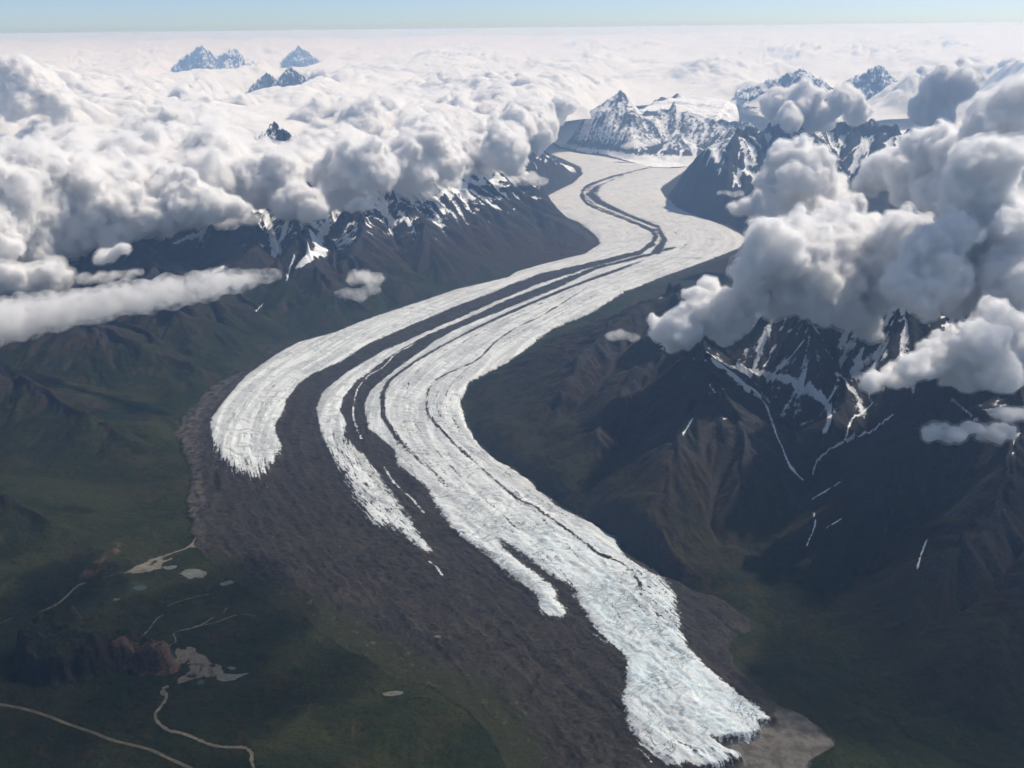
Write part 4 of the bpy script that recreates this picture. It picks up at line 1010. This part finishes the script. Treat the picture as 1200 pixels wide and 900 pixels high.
peak(321, 141, 34500, 1700, 1700, 19, 'snow-streaked pyramid tip poking out of the left cloud bank', 0, .95)
peak(1030, 76, 62000, 3000, 2300, 23, 'dark pointed peak above the grey-based cumulus', 0, .85)
peak(938, 79, 60000, 3400, 1900, 29, 'dark rounded peak left of the pointed one behind the grey-based cumulus', 0, .85)
peak(1022, 138, 45000, 1700, 1500, 31, 'blue peak between the cumulus clouds right of the pyramid mountain', 0, .6)
peak(1140, 67, 92000, 1900, 1600, 37, 'small far peak above the dark tower', 0, .7)
print('peaks', time.time() - T0)
HAZE_D = 1.2e-5; HAZE_C = (.40, .63, 1.); EXPO = .15
# ------------------------------------------------------------------ light, sky, air, camera
SUN_AZ, SUN_EL = math.radians(64), math.radians(52)
wd = bpy.data.worlds.new('World'); S.world = wd; wd.use_nodes = True
nt = wd.node_tree; bg = nt.nodes['Background']; sk = nt.nodes.new('ShaderNodeTexSky'); sk.sky_type = 'NISHITA'; sk.sun_disc = False
sk.sun_elevation = SUN_EL; sk.sun_rotation = SUN_AZ; sk.altitude = 3400; sk.air_density = .70; sk.dust_density = 5.2; sk.ozone_density = 1.8
nt.links.new(sk.outputs[0], bg.inputs[0]); bg.inputs[1].default_value = .108
sl = bpy.data.lights.new('sun', 'SUN'); sl.energy = 4.4; sl.angle = math.radians(.5); sl.color = (1, .95, .88)
so = bpy.data.objects.new('sun', sl); COL.objects.link(so)
sd = Vector((math.sin(SUN_AZ) * math.cos(SUN_EL), math.cos(SUN_AZ) * math.cos(SUN_EL), math.sin(SUN_EL)))
so.rotation_euler = sd.to_track_quat('Z', 'Y').to_euler(); so.location = (0, 0, 20000)

cam = bpy.data.cameras.new('camera'); co = bpy.data.objects.new('camera', cam); COL.objects.link(co); S.camera = co
cam.angle = HFOV; cam.clip_start = 10; cam.clip_end = 1.2e6
M = Matrix(((_r[0], _u[0], -_f[0], 0), (_r[1], _u[1], -_f[1], 0), (_r[2], _u[2], -_f[2], CAM_H), (0, 0, 0, 1)))
co.matrix_world = M

def volume_material(name, dens, col=(1, 1, 1), g=0.):
    m = bpy.data.materials.new(name); m.use_nodes = True; t = m.node_tree; t.nodes.clear()
    o = t.nodes.new('ShaderNodeOutputMaterial'); v = t.nodes.new('ShaderNodeVolumePrincipled')
    v.inputs['Density'].default_value = dens; v.inputs['Color'].default_value = (*col, 1); v.inputs['Absorption Color'].default_value = (1, 1, 1, 1); v.inputs['Anisotropy'].default_value = g
    t.links.new(v.outputs[0], o.inputs['Volume']); m.cycles.homogeneous_volume = True
    return m
HZ = np.array([[-1, -1, -1], [1, -1, -1], [1, 1, -1], [-1, 1, -1], [-1, -1, 1], [1, -1, 1], [1, 1, 1], [-1, 1, 1]], float)
HF = np.array([[0, 3, 2, 1], [4, 5, 6, 7], [0, 1, 5, 4], [1, 2, 6, 5], [2, 3, 7, 6], [3, 0, 4, 7]])
zlo = float(HT.min()) - 20; zhi = CAM_H + 60
wx = float(np.abs(GX).max()) + 3000
HZ = HZ * np.array([wx, 212000, (zhi - zlo) / 2]) + np.array([0, 212000 - 2000, (zhi + zlo) / 2])
hz = bpy.data.objects.new('haze', mesh_from('haze', HZ, HF, volume_material('pale_air', HAZE_D, HAZE_C, .6), None, False)); COL.objects.link(hz)
tag(hz, 'thin blue haze filling the air over valley and clouds', 'haze', None, 'stuff')

S.view_settings.view_transform = 'Standard'; S.view_settings.look = 'None'; S.view_settings.exposure = EXPO; S.view_settings.gamma = 1
S.view_settings.use_curve_mapping = False
c = S.cycles; c.use_denoising = True; c.max_bounces = 24; c.volume_bounces = 14; c.diffuse_bounces = 2; c.glossy_bounces = 1; c.transparent_max_bounces = 64
c.use_adaptive_sampling = True; c.adaptive_threshold = .03; c.volume_step_rate = 1.0
S.render.resolution_x, S.render.resolution_y = 1024, 768
print('done', time.time() - T0)
